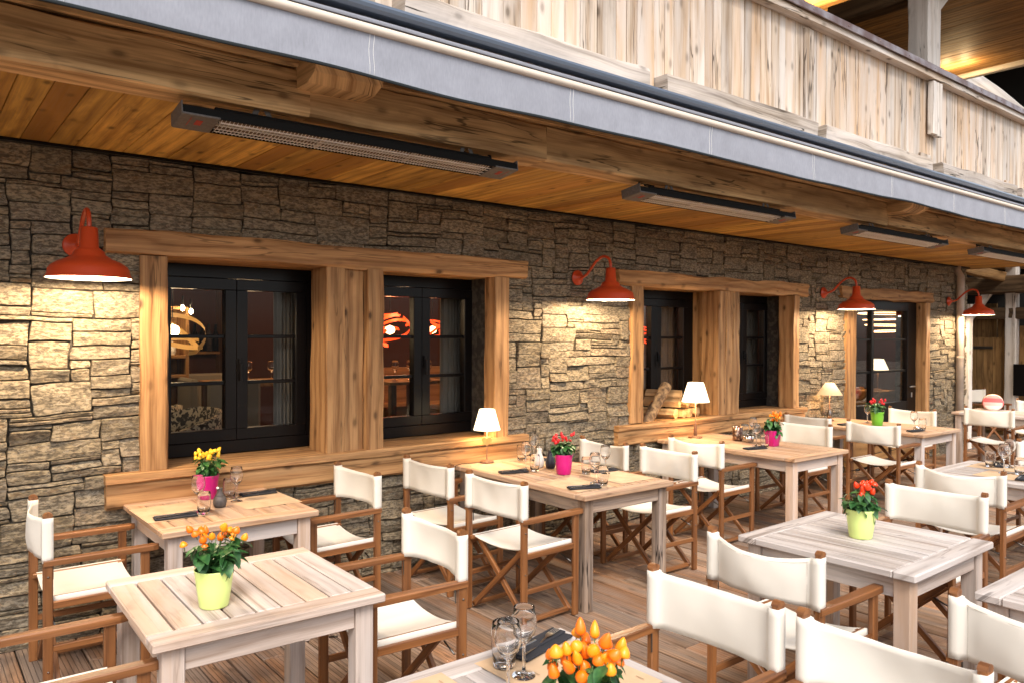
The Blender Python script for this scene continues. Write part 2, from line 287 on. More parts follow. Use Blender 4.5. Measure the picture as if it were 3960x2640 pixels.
# ------------------------------------------------------------------ mesh builder
rng = random.Random(7)
class MB:
    def __init__(s): s.v = []; s.f = []; s.uv = []; s.r = []; s.mi = []; s.sm = []
    def add(s, vs, fs, uvs=None, rnd=None, mi=0, smooth=False, X=None):
        o = len(s.v); r = rng.random() if rnd is None else rnd
        s.v += [tuple(X @ Vector(p)) for p in vs] if X is not None else [tuple(p) for p in vs]
        for i, f in enumerate(fs):
            s.f.append(tuple(o+k for k in f)); s.r.append(r); s.mi.append(mi); s.sm.append(smooth)
            s.uv.append([uvs[i][j] if uvs else (0, 0) for j in range(len(f))])
    def box(s, c, d, X=None, bev=.003, rnd=None, mi=0, grain=None, wob=0):
        """chamfered box, centre c, full size d, grain axis = longest unless given"""
        h = [x/2 for x in d]; bev = min(bev, min(h)*.6)
        g = grain if grain is not None else max(range(3), key=lambda i: d[i])
        a, b_ = [i for i in range(3) if i != g]
        vs = []; idx = {}
        for sx in (-1, 1):
            for sy in (-1, 1):
                for sz in (-1, 1):
                    for k in range(3):
                        sg = (sx, sy, sz); p = [sg[i]*(h[i]-(0 if i == k else bev)) for i in range(3)]
                        idx[(sx, sy, sz, k)] = len(vs); vs.append([p[i]+c[i] for i in range(3)])
        fs = []
        for k in range(3):
            i, j = [q for q in range(3) if q != k]
            for sg in (-1, 1):
                loop = []
                for (p, q) in ((-1, -1), (1, -1), (1, 1), (-1, 1)):
                    key = [0, 0, 0]; key[k] = sg; key[i] = p; key[j] = q; loop.append(idx[(*key, k)])
                par = (1 if (i, j, k) in ((0, 1, 2), (1, 2, 0), (2, 0, 1)) else -1)*sg
                fs.append(loop if par > 0 else loop[::-1])
        cen = Vector(c)
        def orient(lp):
            P = [Vector(vs[t]) for t in lp]; nn = (P[1]-P[0]).cross(P[2]-P[0]); m_ = sum(P, Vector())/len(P)-cen
            return lp if nn.dot(m_) > 0 else lp[::-1]
        for k in range(3):           # edges parallel to axis k
            i, j = [q for q in range(3) if q != k]
            for p in (-1, 1):
                for q in (-1, 1):
                    ks = []
                    for t in (-1, 1):
                        key = [0, 0, 0]; key[k] = t; key[i] = p; key[j] = q; ks.append(tuple(key))
                    fs.append(orient([idx[(*ks[0], i)], idx[(*ks[1], i)], idx[(*ks[1], j)], idx[(*ks[0], j)]]))
        for sx in (-1, 1):
            for sy in (-1, 1):
                for sz in (-1, 1):
                    fs.append(orient([idx[(sx, sy, sz, k)] for k in range(3)]))
        ou, ov = rng.random()*5, rng.random()*5
        uvs = [[(vs[t][g]-c[g]+ou, (vs[t][a]-c[a])+(vs[t][b_]-c[b_])*1.0+ov) for t in f] for f in fs]
        s.add(vs, fs, uvs, rnd, mi, False, X)
    def rustic(s, p0, p1, wd, ht, seg=14, jit=.006, upv=(0, 0, 1), rnd=None, ch=.2, mi=0, seed=None):
        """hand-hewn timber from p0 to p1, chamfered section wd x ht, uneven edges"""
        p0, p1 = Vector(p0), Vector(p1); ax = (p1-p0); ln = ax.length; ax.normalize()
        u_ = Vector(upv); sd = ax.cross(u_).normalized(); u_ = sd.cross(ax).normalized()
        sec = []; W, H = wd/2, ht/2; c = min(W, H)*ch
        for (x, y) in ((-W, -H+c), (-W+c, -H), (0, -H), (W-c, -H), (W, -H+c), (W, 0), (W, H-c), (W-c, H), (0, H), (-W+c, H), (-W, H-c), (-W, 0)): sec.append((x, y))
        off = rng.random()*100; vs = []; n_ = len(sec)
        per = [0]
        for i in range(n_):
            a, b_ = sec[i], sec[(i+1) % n_]; per.append(per[-1]+math.hypot(a[0]-b_[0], a[1]-b_[1]))
        for i in range(seg+1):
            t = i/seg; q = p0+ax*ln*t
            for k, (x, y) in enumerate(sec):
                ds = noise.noise(Vector((t*ln*2.3+off, k*.9, 1)))*jit*1.6; dy = noise.noise(Vector((t*ln*3.1+off, k*.9, 7)))*jit*1.6
                vs.append(q+sd*(x+ds)+u_*(y+dy))
        fs = []; uvs = []; ou, ov = rng.random()*5, rng.random()*5
        for i in range(seg):
            for k in range(n_):
                k2 = (k+1) % n_
                fs.append((i*n_+k, i*n_+k2, (i+1)*n_+k2, (i+1)*n_+k))
                u0, u1 = i/seg*ln+ou, (i+1)/seg*ln+ou
                uvs.append(((u0, per[k]+ov), (u0, per[k+1]+ov), (u1, per[k+1]+ov), (u1, per[k]+ov)))
        fs.append(tuple(range(n_))[::-1]); uvs.append([(sec[k][0]+ou, sec[k][1]+ov) for k in range(n_)][::-1])
        fs.append(tuple(seg*n_+k for k in range(n_))); uvs.append([(sec[k][0]+ou, sec[k][1]+ov) for k in range(n_)])
        s.add(vs, fs, uvs, rnd, mi, False)
    def tube(s, pts, r, n=10, cap=True, smooth=True, rnd=None, mi=0):
        pts = [Vector(p) for p in pts]; rs = r if isinstance(r, (list, tuple)) else [r]*len(pts)
        vs = []; pu = None
        for i, p in enumerate(pts):
            t = (pts[min(i+1, len(pts)-1)]-pts[max(i-1, 0)]).normalized()
            if pu is None: pu = t.orthogonal().normalized()
            pu = (pu-t*pu.dot(t)).normalized(); sd = t.cross(pu)
            for k in range(n):
                a = 2*PI*k/n; vs.append(p+(pu*math.cos(a)+sd*math.sin(a))*rs[i])
        fs = []; uvs = []; d = 0
        for i in range(len(pts)-1):
            dl = (pts[i+1]-pts[i]).length
            for k in range(n):
                k2 = (k+1) % n; fs.append((i*n+k, i*n+k2, (i+1)*n+k2, (i+1)*n+k))
                uvs.append(((d, k*rs[i]*6/n), (d, (k+1)*rs[i]*6/n), (d+dl, (k+1)*rs[i]*6/n), (d+dl, k*rs[i]*6/n)))
            d += dl
        if cap:
            fs.append(tuple(range(n))[::-1]); uvs.append([(0, 0)]*n); fs.append(tuple((len(pts)-1)*n+k for k in range(n))); uvs.append([(0, 0)]*n)
        s.add(vs, fs, uvs, rnd, mi, smooth)
    def lathe(s, prof, c=(0, 0, 0), n=28, closed=False, smooth=True, X=None, mi=0, sq=0, cap=False):
        vs = []; m_ = len(prof)
        for (r_, z) in prof:
            for k in range(n):
                a = 2*PI*k/n; q = 1
                if sq: q = 1+sq*(1/max(abs(math.cos(a)), abs(math.sin(a)))-1)
                vs.append((c[0]+r_*q*math.cos(a), c[1]+r_*q*math.sin(a), c[2]+z))
        fs = []; uvs = []
        rng_ = range(m_ if closed else m_-1)
        for i in rng_:
            i2 = (i+1) % m_
            for k in range(n):
                k2 = (k+1) % n; fs.append((i*n+k, i*n+k2, i2*n+k2, i2*n+k)); uvs.append([(0, 0)]*4)
        if cap:
            if prof[0][0] > 1e-5: fs.append(tuple(range(n))[::-1]); uvs.append([(0, 0)]*n)
            if prof[-1][0] > 1e-5: fs.append(tuple((m_-1)*n+k for k in range(n))); uvs.append([(0, 0)]*n)
        s.add(vs, fs, uvs, None, mi, smooth, X)
    def grid(s, P, nu, nv, smooth=True, uvf=None, rnd=None, flip=False, mi=0):
        """P: list of (nu+1)*(nv+1) points"""
        fs = []; uvs = []
        for i in range(nu):
            for j in range(nv):
                q = [i*(nv+1)+j, (i+1)*(nv+1)+j, (i+1)*(nv+1)+j+1, i*(nv+1)+j+1]
                if flip: q = q[::-1]
                fs.append(tuple(q)); uvs.append([uvf(P[t]) if uvf else (0, 0) for t in q])
        s.add(P, fs, uvs, rnd, mi, smooth)
    def build(s, name, mat, parent=None, loc=(0, 0, 0), rz=0):
        me = bpy.data.meshes.new(name); me.from_pydata(s.v, [], s.f)
        ul = me.uv_layers.new(name='uv'); fl = [c for f in s.uv for p in f for c in p]; ul.data.foreach_set('uv', fl)
        at = me.attributes.new('rnd', 'FLOAT', 'FACE'); at.data.foreach_set('value', s.r)
        me.polygons.foreach_set('use_smooth', s.sm)
        for mm in (mat if isinstance(mat, (list, tuple)) else [mat]): me.materials.append(mm)
        me.polygons.foreach_set('material_index', s.mi); me.update()
        o = bpy.data.objects.new(name, me); COL.objects.link(o)
        o.location = loc; o.rotation_euler = (0, 0, rz)
        if parent: o.parent = parent
        return o
def tag(o, label=None, cat=None, group=None, kind=None):
    if label: o['label'] = label
    if cat: o['category'] = cat
    if group: o['group'] = group
    if kind: o['kind'] = kind
    return o
def thing(name, label, cat, loc=(0, 0, 0), rz=0, group=None):
    o = bpy.data.objects.new(name, None); COL.objects.link(o); o.empty_display_size = .1
    o.location = loc; o.rotation_euler = (0, 0, rz); return tag(o, label, cat, group)
def copy_tree(o, parent=None):
    c = o.copy(); COL.objects.link(c); c.parent = parent
    for ch in list(o.children): copy_tree(ch, c)
    return c
def dup(o, loc, rz, label, group=None):
    c = copy_tree(o); c.location = loc; c.rotation_euler = (0, 0, rz); c['label'] = label
    if group: c['group'] = group
    return c
def plight(name, loc, e, col=(1, .70, .36), size=.03, parent=None):
    l = bpy.data.lights.new(name, 'POINT'); l.energy = e; l.color = col; l.shadow_soft_size = size
    o = bpy.data.objects.new(name, l); COL.objects.link(o); o.location = loc
    if parent: o.parent = parent
    return o

WY = 4.92      # mean face of the stone wall
CZ = 2.755     # soffit height
TZ = .735      # table top height

# ------------------------------------------------------------------ ground and deck
g = MB(); g.grid([(x, y, -.25) for x in (-60, 60) for y in (-60, 60)], 1, 1); tag(g.build('ground', M['earth']), 'brown earth ground under and around the deck', 'ground', kind='structure')
d = MB(); x = -3.0
while x < 17:
    y = -4.0
    while y < 6.2:
        ln = rng.choice((2.4, 3.0, 3.6, 4.2)) if y > -4 else rng.uniform(1.2, 4)
        e = min(y+ln, 6.2)
        if x < 12.7: e = min(e, 4.98)
        if e-y > .02: d.box((x+.0695, (y+e)/2, -.014+rng.uniform(-.001, .001)), (.137, e-y-.003, .028), bev=.006, grain=1)
        if x < 12.7 and e >= 4.97: break
        y = e
    x += .145
tag(d.build('deck', M['deck']), 'brown grooved timber deck of the terrace', 'deck', kind='structure')
d = MB(); d.box((7, 1, -.06), (20.5, 11, .02)); tag(d.build('deck_underlay', M['darkvoid']), 'dark sheet put in for the shade below the deck boards', 'deck', kind='structure')  # dark sheet stands in for the shade seen between the boards

rr = random.Random(77); q = MB()
for k in range(260):
    x, y = rr.uniform(.5, 9), rr.uniform(.6, 4.6); a = rr.uniform(.002, .0045); t_ = rr.random()*6
    q.add([(x+math.cos(t_+i*2.1)*a*rr.uniform(.6, 1.2), y+math.sin(t_+i*2.1)*a, .001+.0015*(i == 1)) for i in range(3)], [(0, 1, 2)])
tag(q.build('deck_crumbs', simple('pale_crumbs', (.7, .62, .55), .9)), 'pale crumbs and grit scattered over the deck boards', 'crumbs', kind='stuff')
# ------------------------------------------------------------------ chalet
chalet = thing('chalet', 'rustic stone chalet with timber window surrounds, boarded soffit and plank balcony behind the terrace', 'chalet', (0, WY, 0))
def ch(mb, name, mat, parent=None):
    """world-space mesh parented under the chalet"""
    o = mb.build(name, mat); o.parent = parent or chalet
    o.location = (0, -WY, 0) if (parent is None) else (0, 0, 0)
    return o
OPEN = [(1.16, 3.75, .80, 2.24), (5.33, 8.0, .78, 2.24), (9.18, 11.33, -.1, 2.24)]   # x0,x1,z0,z1 openings behind trims
def stone_wall(x0, x1, z0, z1, opens, cx=.05, cz=.025):
    nx, nz = int(round((x1-x0)/cx)), int(round((z1-z0)/cz))
    occ = [[False]*nz for _ in range(nx)]
    for i in range(nx):
        X_ = x0+(i+.5)*cx
        for k in range(nz):
            Z_ = z0+(k+.5)*cz
            if any(a < X_ < b_ and c < Z_ < d_ for a, b_, c, d_ in opens): occ[i][k] = True
    rr = random.Random(11); stones = []
    for k in range(nz):
        for i in range(nx):
            if occ[i][k]: continue
            t = rr.random()
            if t < .33: h, wd = rr.choice((1, 1, 2)), rr.randint(3, 9)
            elif t < .60: h, wd = rr.choice((2, 3, 3)), rr.randint(4, 10)
            elif t < .92: h, wd = rr.choice((4, 4, 5)), rr.randint(5, 10)
            else: h, wd = rr.choice((5, 6, 7)), rr.randint(4, 8)
            w_ = 0
            while w_ < wd and i+w_ < nx and not occ[i+w_][k]: w_ += 1
            hh = 1
            while hh < h and k+hh < nz and all(not occ[i+q][k+hh] for q in range(w_)): hh += 1
            # avoid leaving a single-cell column
            if i+w_ < nx and not occ[i+w_][k] and (i+w_+1 >= nx or occ[i+w_+1][k]) : w_ += 1
            hh = min([hh]+[next((e for e in range(1, hh) if k+e >= nz or occ[i+w_-1][k+e]), hh)])
            for q in range(w_):
                for e in range(hh): occ[i+q][k+e] = True
            stones.append((x0+i*cx, x0+(i+w_)*cx, z0+k*cz, z0+(k+hh)*cz))
    return stones
def warp(x, z):
    a = noise.noise(Vector((x*1.6, z*3.5, 3.1)))*.022+noise.noise(Vector((x*8, z*16, 9.1)))*.007
    b_ = noise.noise(Vector((x*1.3, z*2.2, 13.7)))*.026+noise.noise(Vector((x*7, z*9, 23.7)))*.007
    return x+a, z+b_
sw = MB()
def add_stone(sw, s, rr, place, res):
    xa, xb, za, zb = s; gap = rr.uniform(.0, .0018)
    w_, h_ = xb-xa-2*gap, zb-za-2*gap
    e = min(.0022, h_*.2)
    def cuts_(L_):
        m_ = max(1, int(round((L_-4*e)/res))); return [0, e, 2.6*e]+[2.6*e+(L_-5.2*e)*k/m_ for k in range(1, m_)]+[L_-2.6*e, L_-e, L_]
    us, vs = cuts_(w_), cuts_(h_)
    nu, nv = len(us)-1, len(vs)-1
    prot = rr.gauss(0, .0065); tx, tz = rr.gauss(0, .005), rr.gauss(0, .007); sd = rr.random()*100
    cj = [(rr.uniform(-.006, .006)*min(1, w_/.12), rr.uniform(-.0035, .0035)*min(1, h_/.06)) for _ in range(4)]
    rcut = rr.uniform(.1, .9)*min(.018, h_*.3, w_*.3)
    P = []
    for i, uu in enumerate(us):
        for j, vv in enumerate(vs):
            u_, v_ = uu/w_, vv/h_
            jx = cj[0][0]*(1-u_)*(1-v_)+cj[1][0]*u_*(1-v_)+cj[2][0]*u_*v_+cj[3][0]*(1-u_)*v_
            jz = cj[0][1]*(1-u_)*(1-v_)+cj[1][1]*u_*(1-v_)+cj[2][1]*u_*v_+cj[3][1]*(1-u_)*v_
            x_, z_ = xa+gap+uu, za+gap+vv
            dx_, dz_ = min(uu, w_-uu), min(vv, h_-vv)          # knock the corners off
            c_ = max(0, rcut-(dx_+dz_))*.5
            x_ += c_*(1 if uu < w_/2 else -1); z_ += c_*(1 if vv < h_/2 else -1)
            x_, z_ = warp(x_, z_); x_ += jx; z_ += jz
            dep = prot+tx*(u_-.5)*2+tz*(v_-.5)*2
            f_ = noise.fractal(Vector((x_*8+sd, z_*24, sd)), 1.0, 2.0, 4)
            dep += f_*.009+abs(noise.noise(Vector((x_*5+sd, z_*11, 4))))*.008
            if i in (0, nu) or j in (0, nv): dep -= .05
            elif i in (1, nu-1) or j in (1, nv-1): dep -= .0035
            P.append(place(x_, z_, dep))
    sw.grid(P, nu, nv, smooth=False, flip=False, uvf=None)
rr = random.Random(5)
stones = stone_wall(-2.2, 12.72, 0, 2.76, OPEN)
for s in stones:
    add_stone(sw, s, rr, lambda x_, z_, dd: (x_, WY-dd, z_), .022 if s[0] < 5 else .04)
for s in stone_wall(0, 1.4, 0, 2.76, []):          # return round the corner
    add_stone(sw, s, rr, lambda x_, z_, dd: (12.70+dd, WY+.03+x_, z_), .05)
wall = ch(sw, 'stone_wall', M['stone'])
bk = MB(); cuts = [(-2.4, 1.18), (3.73, 5.35), (7.98, 9.2), (11.31, 12.66)]
for a, b_ in cuts: bk.box(((a+b_)/2, WY+.22, 1.37), (b_-a, .38, 2.76), bev=.001)
for (a, b_, c, d_) in OPEN:
    if c > 0: bk.box(((a+b_)/2, WY+.22, (c-.1)/2), (b_-a-.001, .378, c-.1), bev=.001)
    bk.box(((a+b_)/2, WY+.22, (d_+2.75)/2), (b_-a-.001, .378, 2.75-d_), bev=.001)
ch(bk, 'wall_core', M['joint'])

def empty_part(name, x, z):
    o = bpy.data.objects.new(name, None); COL.objects.link(o); o.parent = chalet; o.location = (0, -WY, 0); o.empty_display_size = .1; return o
def sash_window(x0, x1, z0, z1, y, parent_name='window', curtain=True):
    """black two-leaf window, three panes per leaf, mesh origin kept in world space"""
    f = MB(); t = .085
    f.box(((x0+x1)/2, y, z1-t/2), (x1-x0, .08, t)); f.box(((x0+x1)/2, y, z0+t/2), (x1-x0, .08, t))
    f.box((x0+t/2, y, (z0+z1)/2), (t, .079, z1-z0-2*t)); f.box((x1-t/2, y, (z0+z1)/2), (t, .079, z1-z0-2*t))
    fr = ch(f, parent_name, M['black'])
    xm = (x0+x1)/2; s = .075
    for a, b_ in ((x0+t+.002, xm-.001), (xm+.001, x1-t-.002)):
        q = MB(); yy = y-.012; za, zb = z0+t+.002, z1-t-.002
        q.box(((a+b_)/2, yy, zb-s/2), (b_-a, .07, s)); q.box(((a+b_)/2, yy, za+s/2), (b_-a, .07, s))
        q.box((a+s/2, yy, (za+zb)/2), (s, .069, zb-za-2*s)); q.box((b_-s/2, yy, (za+zb)/2), (s, .069, zb-za-2*s))
        hh = (zb-za-2*s)/3
        for k in (1, 2): q.box(((a+b_)/2, yy, za+s+hh*k), (b_-a-2*s, .035, .024))
        sh = ch(q, 'sash', M['black'], fr)
        p = MB(); p.box(((a+b_)/2, yy+.003, (za+zb)/2), (b_-a-2*s+.01, .006, zb-za-2*s+.01), bev=.0005)
        o = ch(p, 'glass', M['glass'], sh)
    hd = MB(); hd.box((xm+.02, y-.055, 1.5), (.02, .02, .10)); hd.box((xm+.02, y-.075, 1.46), (.018, .018, .12)); ch(hd, 'window_handle', M['black'], fr)
    return fr
def timber(name, mat, *specs, parent=None):
    b_ = MB()
    for s in specs: b_.rustic(*s[0:4], **(s[4] if len(s) > 4 else {}))
    return ch(b_, name, mat, parent)
YP, YL, YS, YF = 4.885, 4.87, 4.85, 5.30
# ---- window group one
sash_window(1.20, 2.36, .915, 2.17, YF)
sash_window(2.67, 3.82, .915, 2.17, YF)
V = dict(upv=(0, 1, 0), jit=.008, ch=.12)
timber('lintel', M['trim'], ((.91, YL+.11, 2.247), (4.015, YL+.11, 2.247), .22, .150, dict(seg=26, jit=.009)))
timber('window_post', M['trim'], ((1.175, YP+.1, .91), (1.175, YP+.1, 2.172), .152, .2, V))
timber('window_post', M['trim'], ((2.332, YP+.132, .905), (2.332, YP+.132, 2.172), .140, .264, V))
timber('window_post', M['trim'], ((2.482, YP+.14, .905), (2.482, YP+.14, 2.172), .158, .2, V))
timber('window_post', M['trim'], ((2.626, YP+.1, .905), (2.626, YP+.1, 2.172), .126, .24, V))
timber('window_post', M['trim'], ((3.757, YP+.06, .905), (3.757, YP+.06, 2.172), .150, .14, V))
timber('jamb_board', M['trim'], ((3.80, 5.12, .905), (3.80, 5.12, 2.17), .12, .26, V))
timber('jamb_board', M['trim'], ((1.155, 5.17, .905), (1.155, 5.17, 2.17), .06, .22, V))
timber('jamb_board', M['trim'], ((2.40, 5.24, .905), (2.40, 5.24, 2.17), .07, .12, V))
timber('jamb_board', M['trim'], ((2.64, 5.24, .905), (2.64, 5.24, 2.17), .06, .12, V))
timber('head_board', M['trim'], ((1.15, 5.2, 2.196), (3.86, 5.2, 2.196), .40, .05, dict(seg=4, jit=.001, ch=.05)))
timber('window_sill', M['trim'], ((.906, 5.09, .881), (4.018, 5.09, .881), .48, .054, dict(seg=24, jit=.005)))
timber('sill_beam', M['trim'], ((.912, YS+.09, .781), (3.99, YS+.09, .781), .15, .142, dict(seg=24, jit=.005)))
# ---- window group two
sash_window(5.44, 6.62, .90, 2.17, YF)
sash_window(6.92, 8.08, .90, 2.17, YF)
timber('lintel', M['trim'], ((5.09, YL+.11, 2.24), (8.22, YL+.11, 2.238), .22, .135, dict(seg=26, jit=.016)))
timber('window_post', M['trim'], ((5.355, YP+.1, .905), (5.355, YP+.1, 2.172), .165, .2, dict(upv=(0, 1, 0), jit=.014, ch=.15)))
for xa, wd in ((6.562, .116), (6.683, .118), (6.803, .118)):
    timber('window_post', M['trim'], ((xa+wd/2, YP+.11, .9), (xa+wd/2, YP+.11, 2.172), wd, .22, V))
timber('jamb_board', M['trim'], ((6.70, 5.2, .9), (6.70, 5.2, 2.17), .15, .2, V))
timber('jamb_board', M['trim'], ((6.875, 5.2, .9), (6.875, 5.2, 2.17), .09, .2, V))
timber('window_post', M['trim'], ((7.99, YP+.09, .9), (7.99, YP+.09, 2.172), .118, .19, V))
timber('jamb_board', M['trim'], ((8.06, 5.19, .9), (8.06, 5.19, 2.17), .12, .24, V))
timber('jamb_board', M['trim'], ((5.40, 5.17, .9), (5.40, 5.17, 2.17), .05, .22, V))
timber('head_board', M['trim'], ((5.35, 5.2, 2.196), (8.12, 5.2, 2.196), .40, .05, dict(seg=4, jit=.001, ch=.05)))
timber('window_sill', M['trim'], ((5.07, 5.09, .872), (8.18, 5.09, .872), .48, .05, dict(seg=24, jit=.006)))
timber('sill_beam', M['trim'], ((5.075, YS+.09, .778), (8.16, YS+.09, .778), .15, .132, dict(seg=24, jit=.005)))
# ---- door
timber('lintel', M['trim'], ((8.965, YL+.11, 2.25), (11.465, YL+.11, 2.26), .22, .14, dict(seg=20, jit=.014)))
timber('door_post', M['trim'], ((9.217, YP+.1, 0), (9.217, YP+.1, 2.18), .2, .2, V))
timber('door_post', M['trim'], ((11.31, YP+.07, 0), (11.31, YP+.07, 2.18), .124, .16, V))
timber('door_post', M['trim'], ((11.33, YP+.19, 0), (11.33, YP+.19, 2.18), .12, .1, V))
dm = MB(); DY = 5.05; dx0, dx1 = 9.42, 11.262
for (a, b_, c, e) in ((dx0-.10, dx0, 0, 2.2), (dx0, dx0+.13, .56, 2.19), (dx1-.27, dx1, .56, 2.19)): dm.box(((a+b_)/2, DY, (c+e)/2), (b_-a-.001, .07, e-c))
dm.box(((dx0+dx1)/2-.07, DY, 2.13), (dx1-dx0-.402, .068, .14)); dm.box(((dx0+dx1)/2-.07, DY, .69), (dx1-dx0-.402, .068, .26))
for z in (1.67, 1.245): dm.box(((dx0+dx1)/2-.07, DY, z), (dx1-dx0-.402, .04, .026))
dm.box((10.02, DY+.001, 1.44), (.06, .066, 1.24))
door = ch(dm, 'door', M['black'])
q = MB(); q.box(((dx0+dx1)/2-.07, DY+.002, 1.44), (dx1-dx0-.39, .006, 1.25), bev=.0005); ch(q, 'glass', M['glass'], door)
q = MB(); q.box((11.12, DY-.06, 1.02), (.02, .05, .02)); q.box((11.05, DY-.085, 1.02), (.15, .018, .018)); ch(q, 'handle', M['steel'], door)
q = MB(); q.box((11.12, DY-.04, .90), (.03, .012, .07)); ch(q, 'lock_plate', M['steel'], door)
q = MB(); q.box(((9.3+11.27)/2, DY+.02, .28), (1.95, .05, .552), grain=0); ch(q, 'kick_panel', M['intwood'], door)
timber('jamb_board', M['trim'], ((9.36, 5.06, 0), (9.36, 5.06, 2.18), .10, .28, V))
timber('head_board', M['trim'], ((9.2, 5.12, 2.215), (11.36, 5.12, 2.215), .34, .05, dict(seg=4, jit=.001, ch=.05)))
# downpipe and corner board
q = MB(); q.tube([(12.30, 4.85, 0.02), (12.30, 4.85, 2.6), (12.30, 4.9, 2.68), (12.3, 4.9, CZ)], .052, 16)
for z in (.5, 1.4, 2.3): q.lathe([(.056, 0), (.056, .03)], (12.30, 4.85, z), 16)
ch(q, 'downpipe', M['pipe'])
timber('corner_post', M['postgrey'], ((12.74, 4.95, 0), (12.74, 4.95, 2.2), .13, .16, V))
# ---- soffit
q = MB(); x = -2.6
while x < 13.0:
    wd = rng.choice((.13, .16, .18, .21, .24)); q.box((x+wd/2, 4.30, CZ+.012+rng.uniform(-.0015, .0015)), (wd-.003, 1.5, .024), bev=.002, grain=1); x += wd
ch(q, 'soffit', M['soffit'])
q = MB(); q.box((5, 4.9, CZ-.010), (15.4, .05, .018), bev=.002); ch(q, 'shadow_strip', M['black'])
# ---- long beam in three lengths, with rail timber over it and joist ends
for a, b_, yo in ((-2.6, 1.515, -.012), (1.518, 3.0, 0), (3.003, 7.2, .002), (7.203, 13.1, 0)):
    timber('long_beam', M['beam'], ((a, 3.565+yo, 2.85), (b_, 3.565+yo, 2.85), .19, .21, dict(seg=24, jit=.006, ch=.1)))
timber('upper_rail', M['beam'], ((-2.6, 3.50, 3.045), (13.1, 3.50, 3.045), .12, .17, dict(seg=30, jit=.008, ch=.1)))
def joist_end(x):
    q = MB(); pr = [(3.50, 2.86), (3.34, 2.86), (3.26, 2.89), (3.22, 2.95), (3.22, 3.06), (3.50, 3.06)]
    w_ = .17; vs = [(x-w_, y_, z_) for y_, z_ in pr]+[(x+w_, y_, z_) for y_, z_ in pr]; n_ = len(pr)
    fs = [tuple(range(n_)), tuple(range(n_, 2*n_))[::-1]]+[(i, n_+i, n_+(i+1) % n_, (i+1) % n_) for i in range(n_)]
    q.add(vs, fs, [[(vs[t][1], vs[t][0]+vs[t][2]) for t in f] for f in fs]); ch(q, 'joist_end', M['beam'])
for x in (1.62, 7.35): joist_end(x)
q = MB(); q.box((5, 4.05, 3.14), (15.5, 1.75, .05)); q.box((5, 3.50, 3.20), (15.5, .1, .16)); ch(q, 'balcony_floor', M['darkwood'])
# ---- balcony parapet
q = MB(); x = -.6
while x < 15:
    wd = rng.choice((.09, .105, .12, .14, .16, .19)); q.box((x+wd/2, 3.315+rng.uniform(-.004, .004), 3.61), (wd-rng.uniform(.003, .007), .03, 1.02), bev=.002, grain=2); x += wd
par = ch(q, 'balcony_parapet', M['parapet'])
LG = [(-1.2, 1.70), (1.86, 3.565), (3.73, 5.46), (5.585, 7.41), (7.64, 9.45), (9.6, 11.4), (11.5, 13.3)]
for a, b_ in LG:
    timber('kick_log', M['greylog'], ((a, 3.235, 3.22), (b_, 3.235, 3.22+rng.uniform(-.01, .01)), .13, .24, dict(seg=30, jit=.009, ch=.16)), parent=par)
for a, b_ in ((3.57, 3.725), (5.465, 5.58), (7.415, 7.63), (9.46, 9.59)):
    timber('cover_board', M['parapet'], (((a+b_)/2, 3.288, 3.0), ((a+b_)/2, 3.288, 4.09 if a < 7 else 3.42), b_-a-.006, .022, dict(upv=(0, 1, 0), jit=.004, ch=.1)), parent=par)
timber('cover_board', M['postgrey'], ((7.60, 3.255, 3.61), (7.60, 3.255, 4.1), .09, .05, dict(upv=(0, 1, 0), jit=.003, ch=.1)), ((7.695, 3.255, 3.60), (7.695, 3.255, 4.1), .095, .055, dict(upv=(0, 1, 0), jit=.003, ch=.1)), parent=par)
timber('handrail', M['parapet'], ((-.6, 3.29, 4.145), (15, 3.29, 4.145), .15, .06, dict(seg=40, jit=.005, ch=.1)), parent=par)
q = MB(); NX = 60
P = [(-.6+15.6*i/NX, 3.195+dy+noise.noise(Vector((i*.7, 3, 3)))*.003, z_+noise.noise(Vector((i*.5, 1, j)))*.004) for i in range(NX+1) for j, (dy, z_) in enumerate(((.22, 4.215), (.0, 4.222), (-.004, 4.218), (-.006, 4.165), (0, 4.162)))]
q.grid(P, NX, 4, smooth=False)
for i in range(30): q.lathe([(.009, 0), (.006, .006), (0, .008)], (0, 0, 0), 8, X=Matrix.Translation((-.3+i*.52, 3.192, 4.19)) @ Matrix.Rotation(R(90), 4, 'X'))
ch(q, 'copper_flashing', M['copper'], par)
# ---- balcony post, roof above the balcony
timber('balcony_post', M['postgrey'], ((7.86, 3.45, 3.2), (7.86, 3.45, 5.6), .28, .19, dict(upv=(0, 1, 0), jit=.006, ch=.08)))
timber('post_brace', M['postgrey'], ((8.0, 3.45, 4.95), (8.75, 3.45, 5.6), .10, .15, dict(upv=(0, 1, 0), jit=.004)))
timber('post_brace', M['darkwood'], ((7.86, 3.22, 5.12), (7.86, 4.4, 5.12), .22, .2, dict(jit=.004)))
q = MB(); x = -1
def rz_(y_): return 5.5
while x < 12.0:
    wd = .15
    q.box((x+wd/2, 5.2, 5.515+rng.uniform(-.002, .002)), (wd-.003, 6.0, .03), bev=.002, grain=1); x += wd
ch(q, 'balcony_ceiling', M['roofwood'])
q = MB(); q.box((5.5, 8.2, 4.4), (13, .1, 2.4)); q.box((5.5, 5.2, 5.6), (13.1, 6.2, .06)); ch(q, 'upper_wall', M['darkwood'])
for (xx, yy) in ((8.2, 4.70), (11.6, 4.65)):
    plight('balcony_spot_light', (xx-.05, yy-.12, rz_(yy)-.15), 6, size=.03); plight('balcony_spot_light', (xx-.05, yy+.12, rz_(yy)-.15), 6, size=.03)
timber('rafter', M['postgrey'], ((12.08, 2.3, 5.5), (12.08, 8.1, 5.5), .1, .14, dict(jit=.004)))
timber('rafter', M['darkwood'], ((12.3, 6.4, 5.3), (15.6, 5.0, 4.9), .18, .24, dict(jit=.01)))
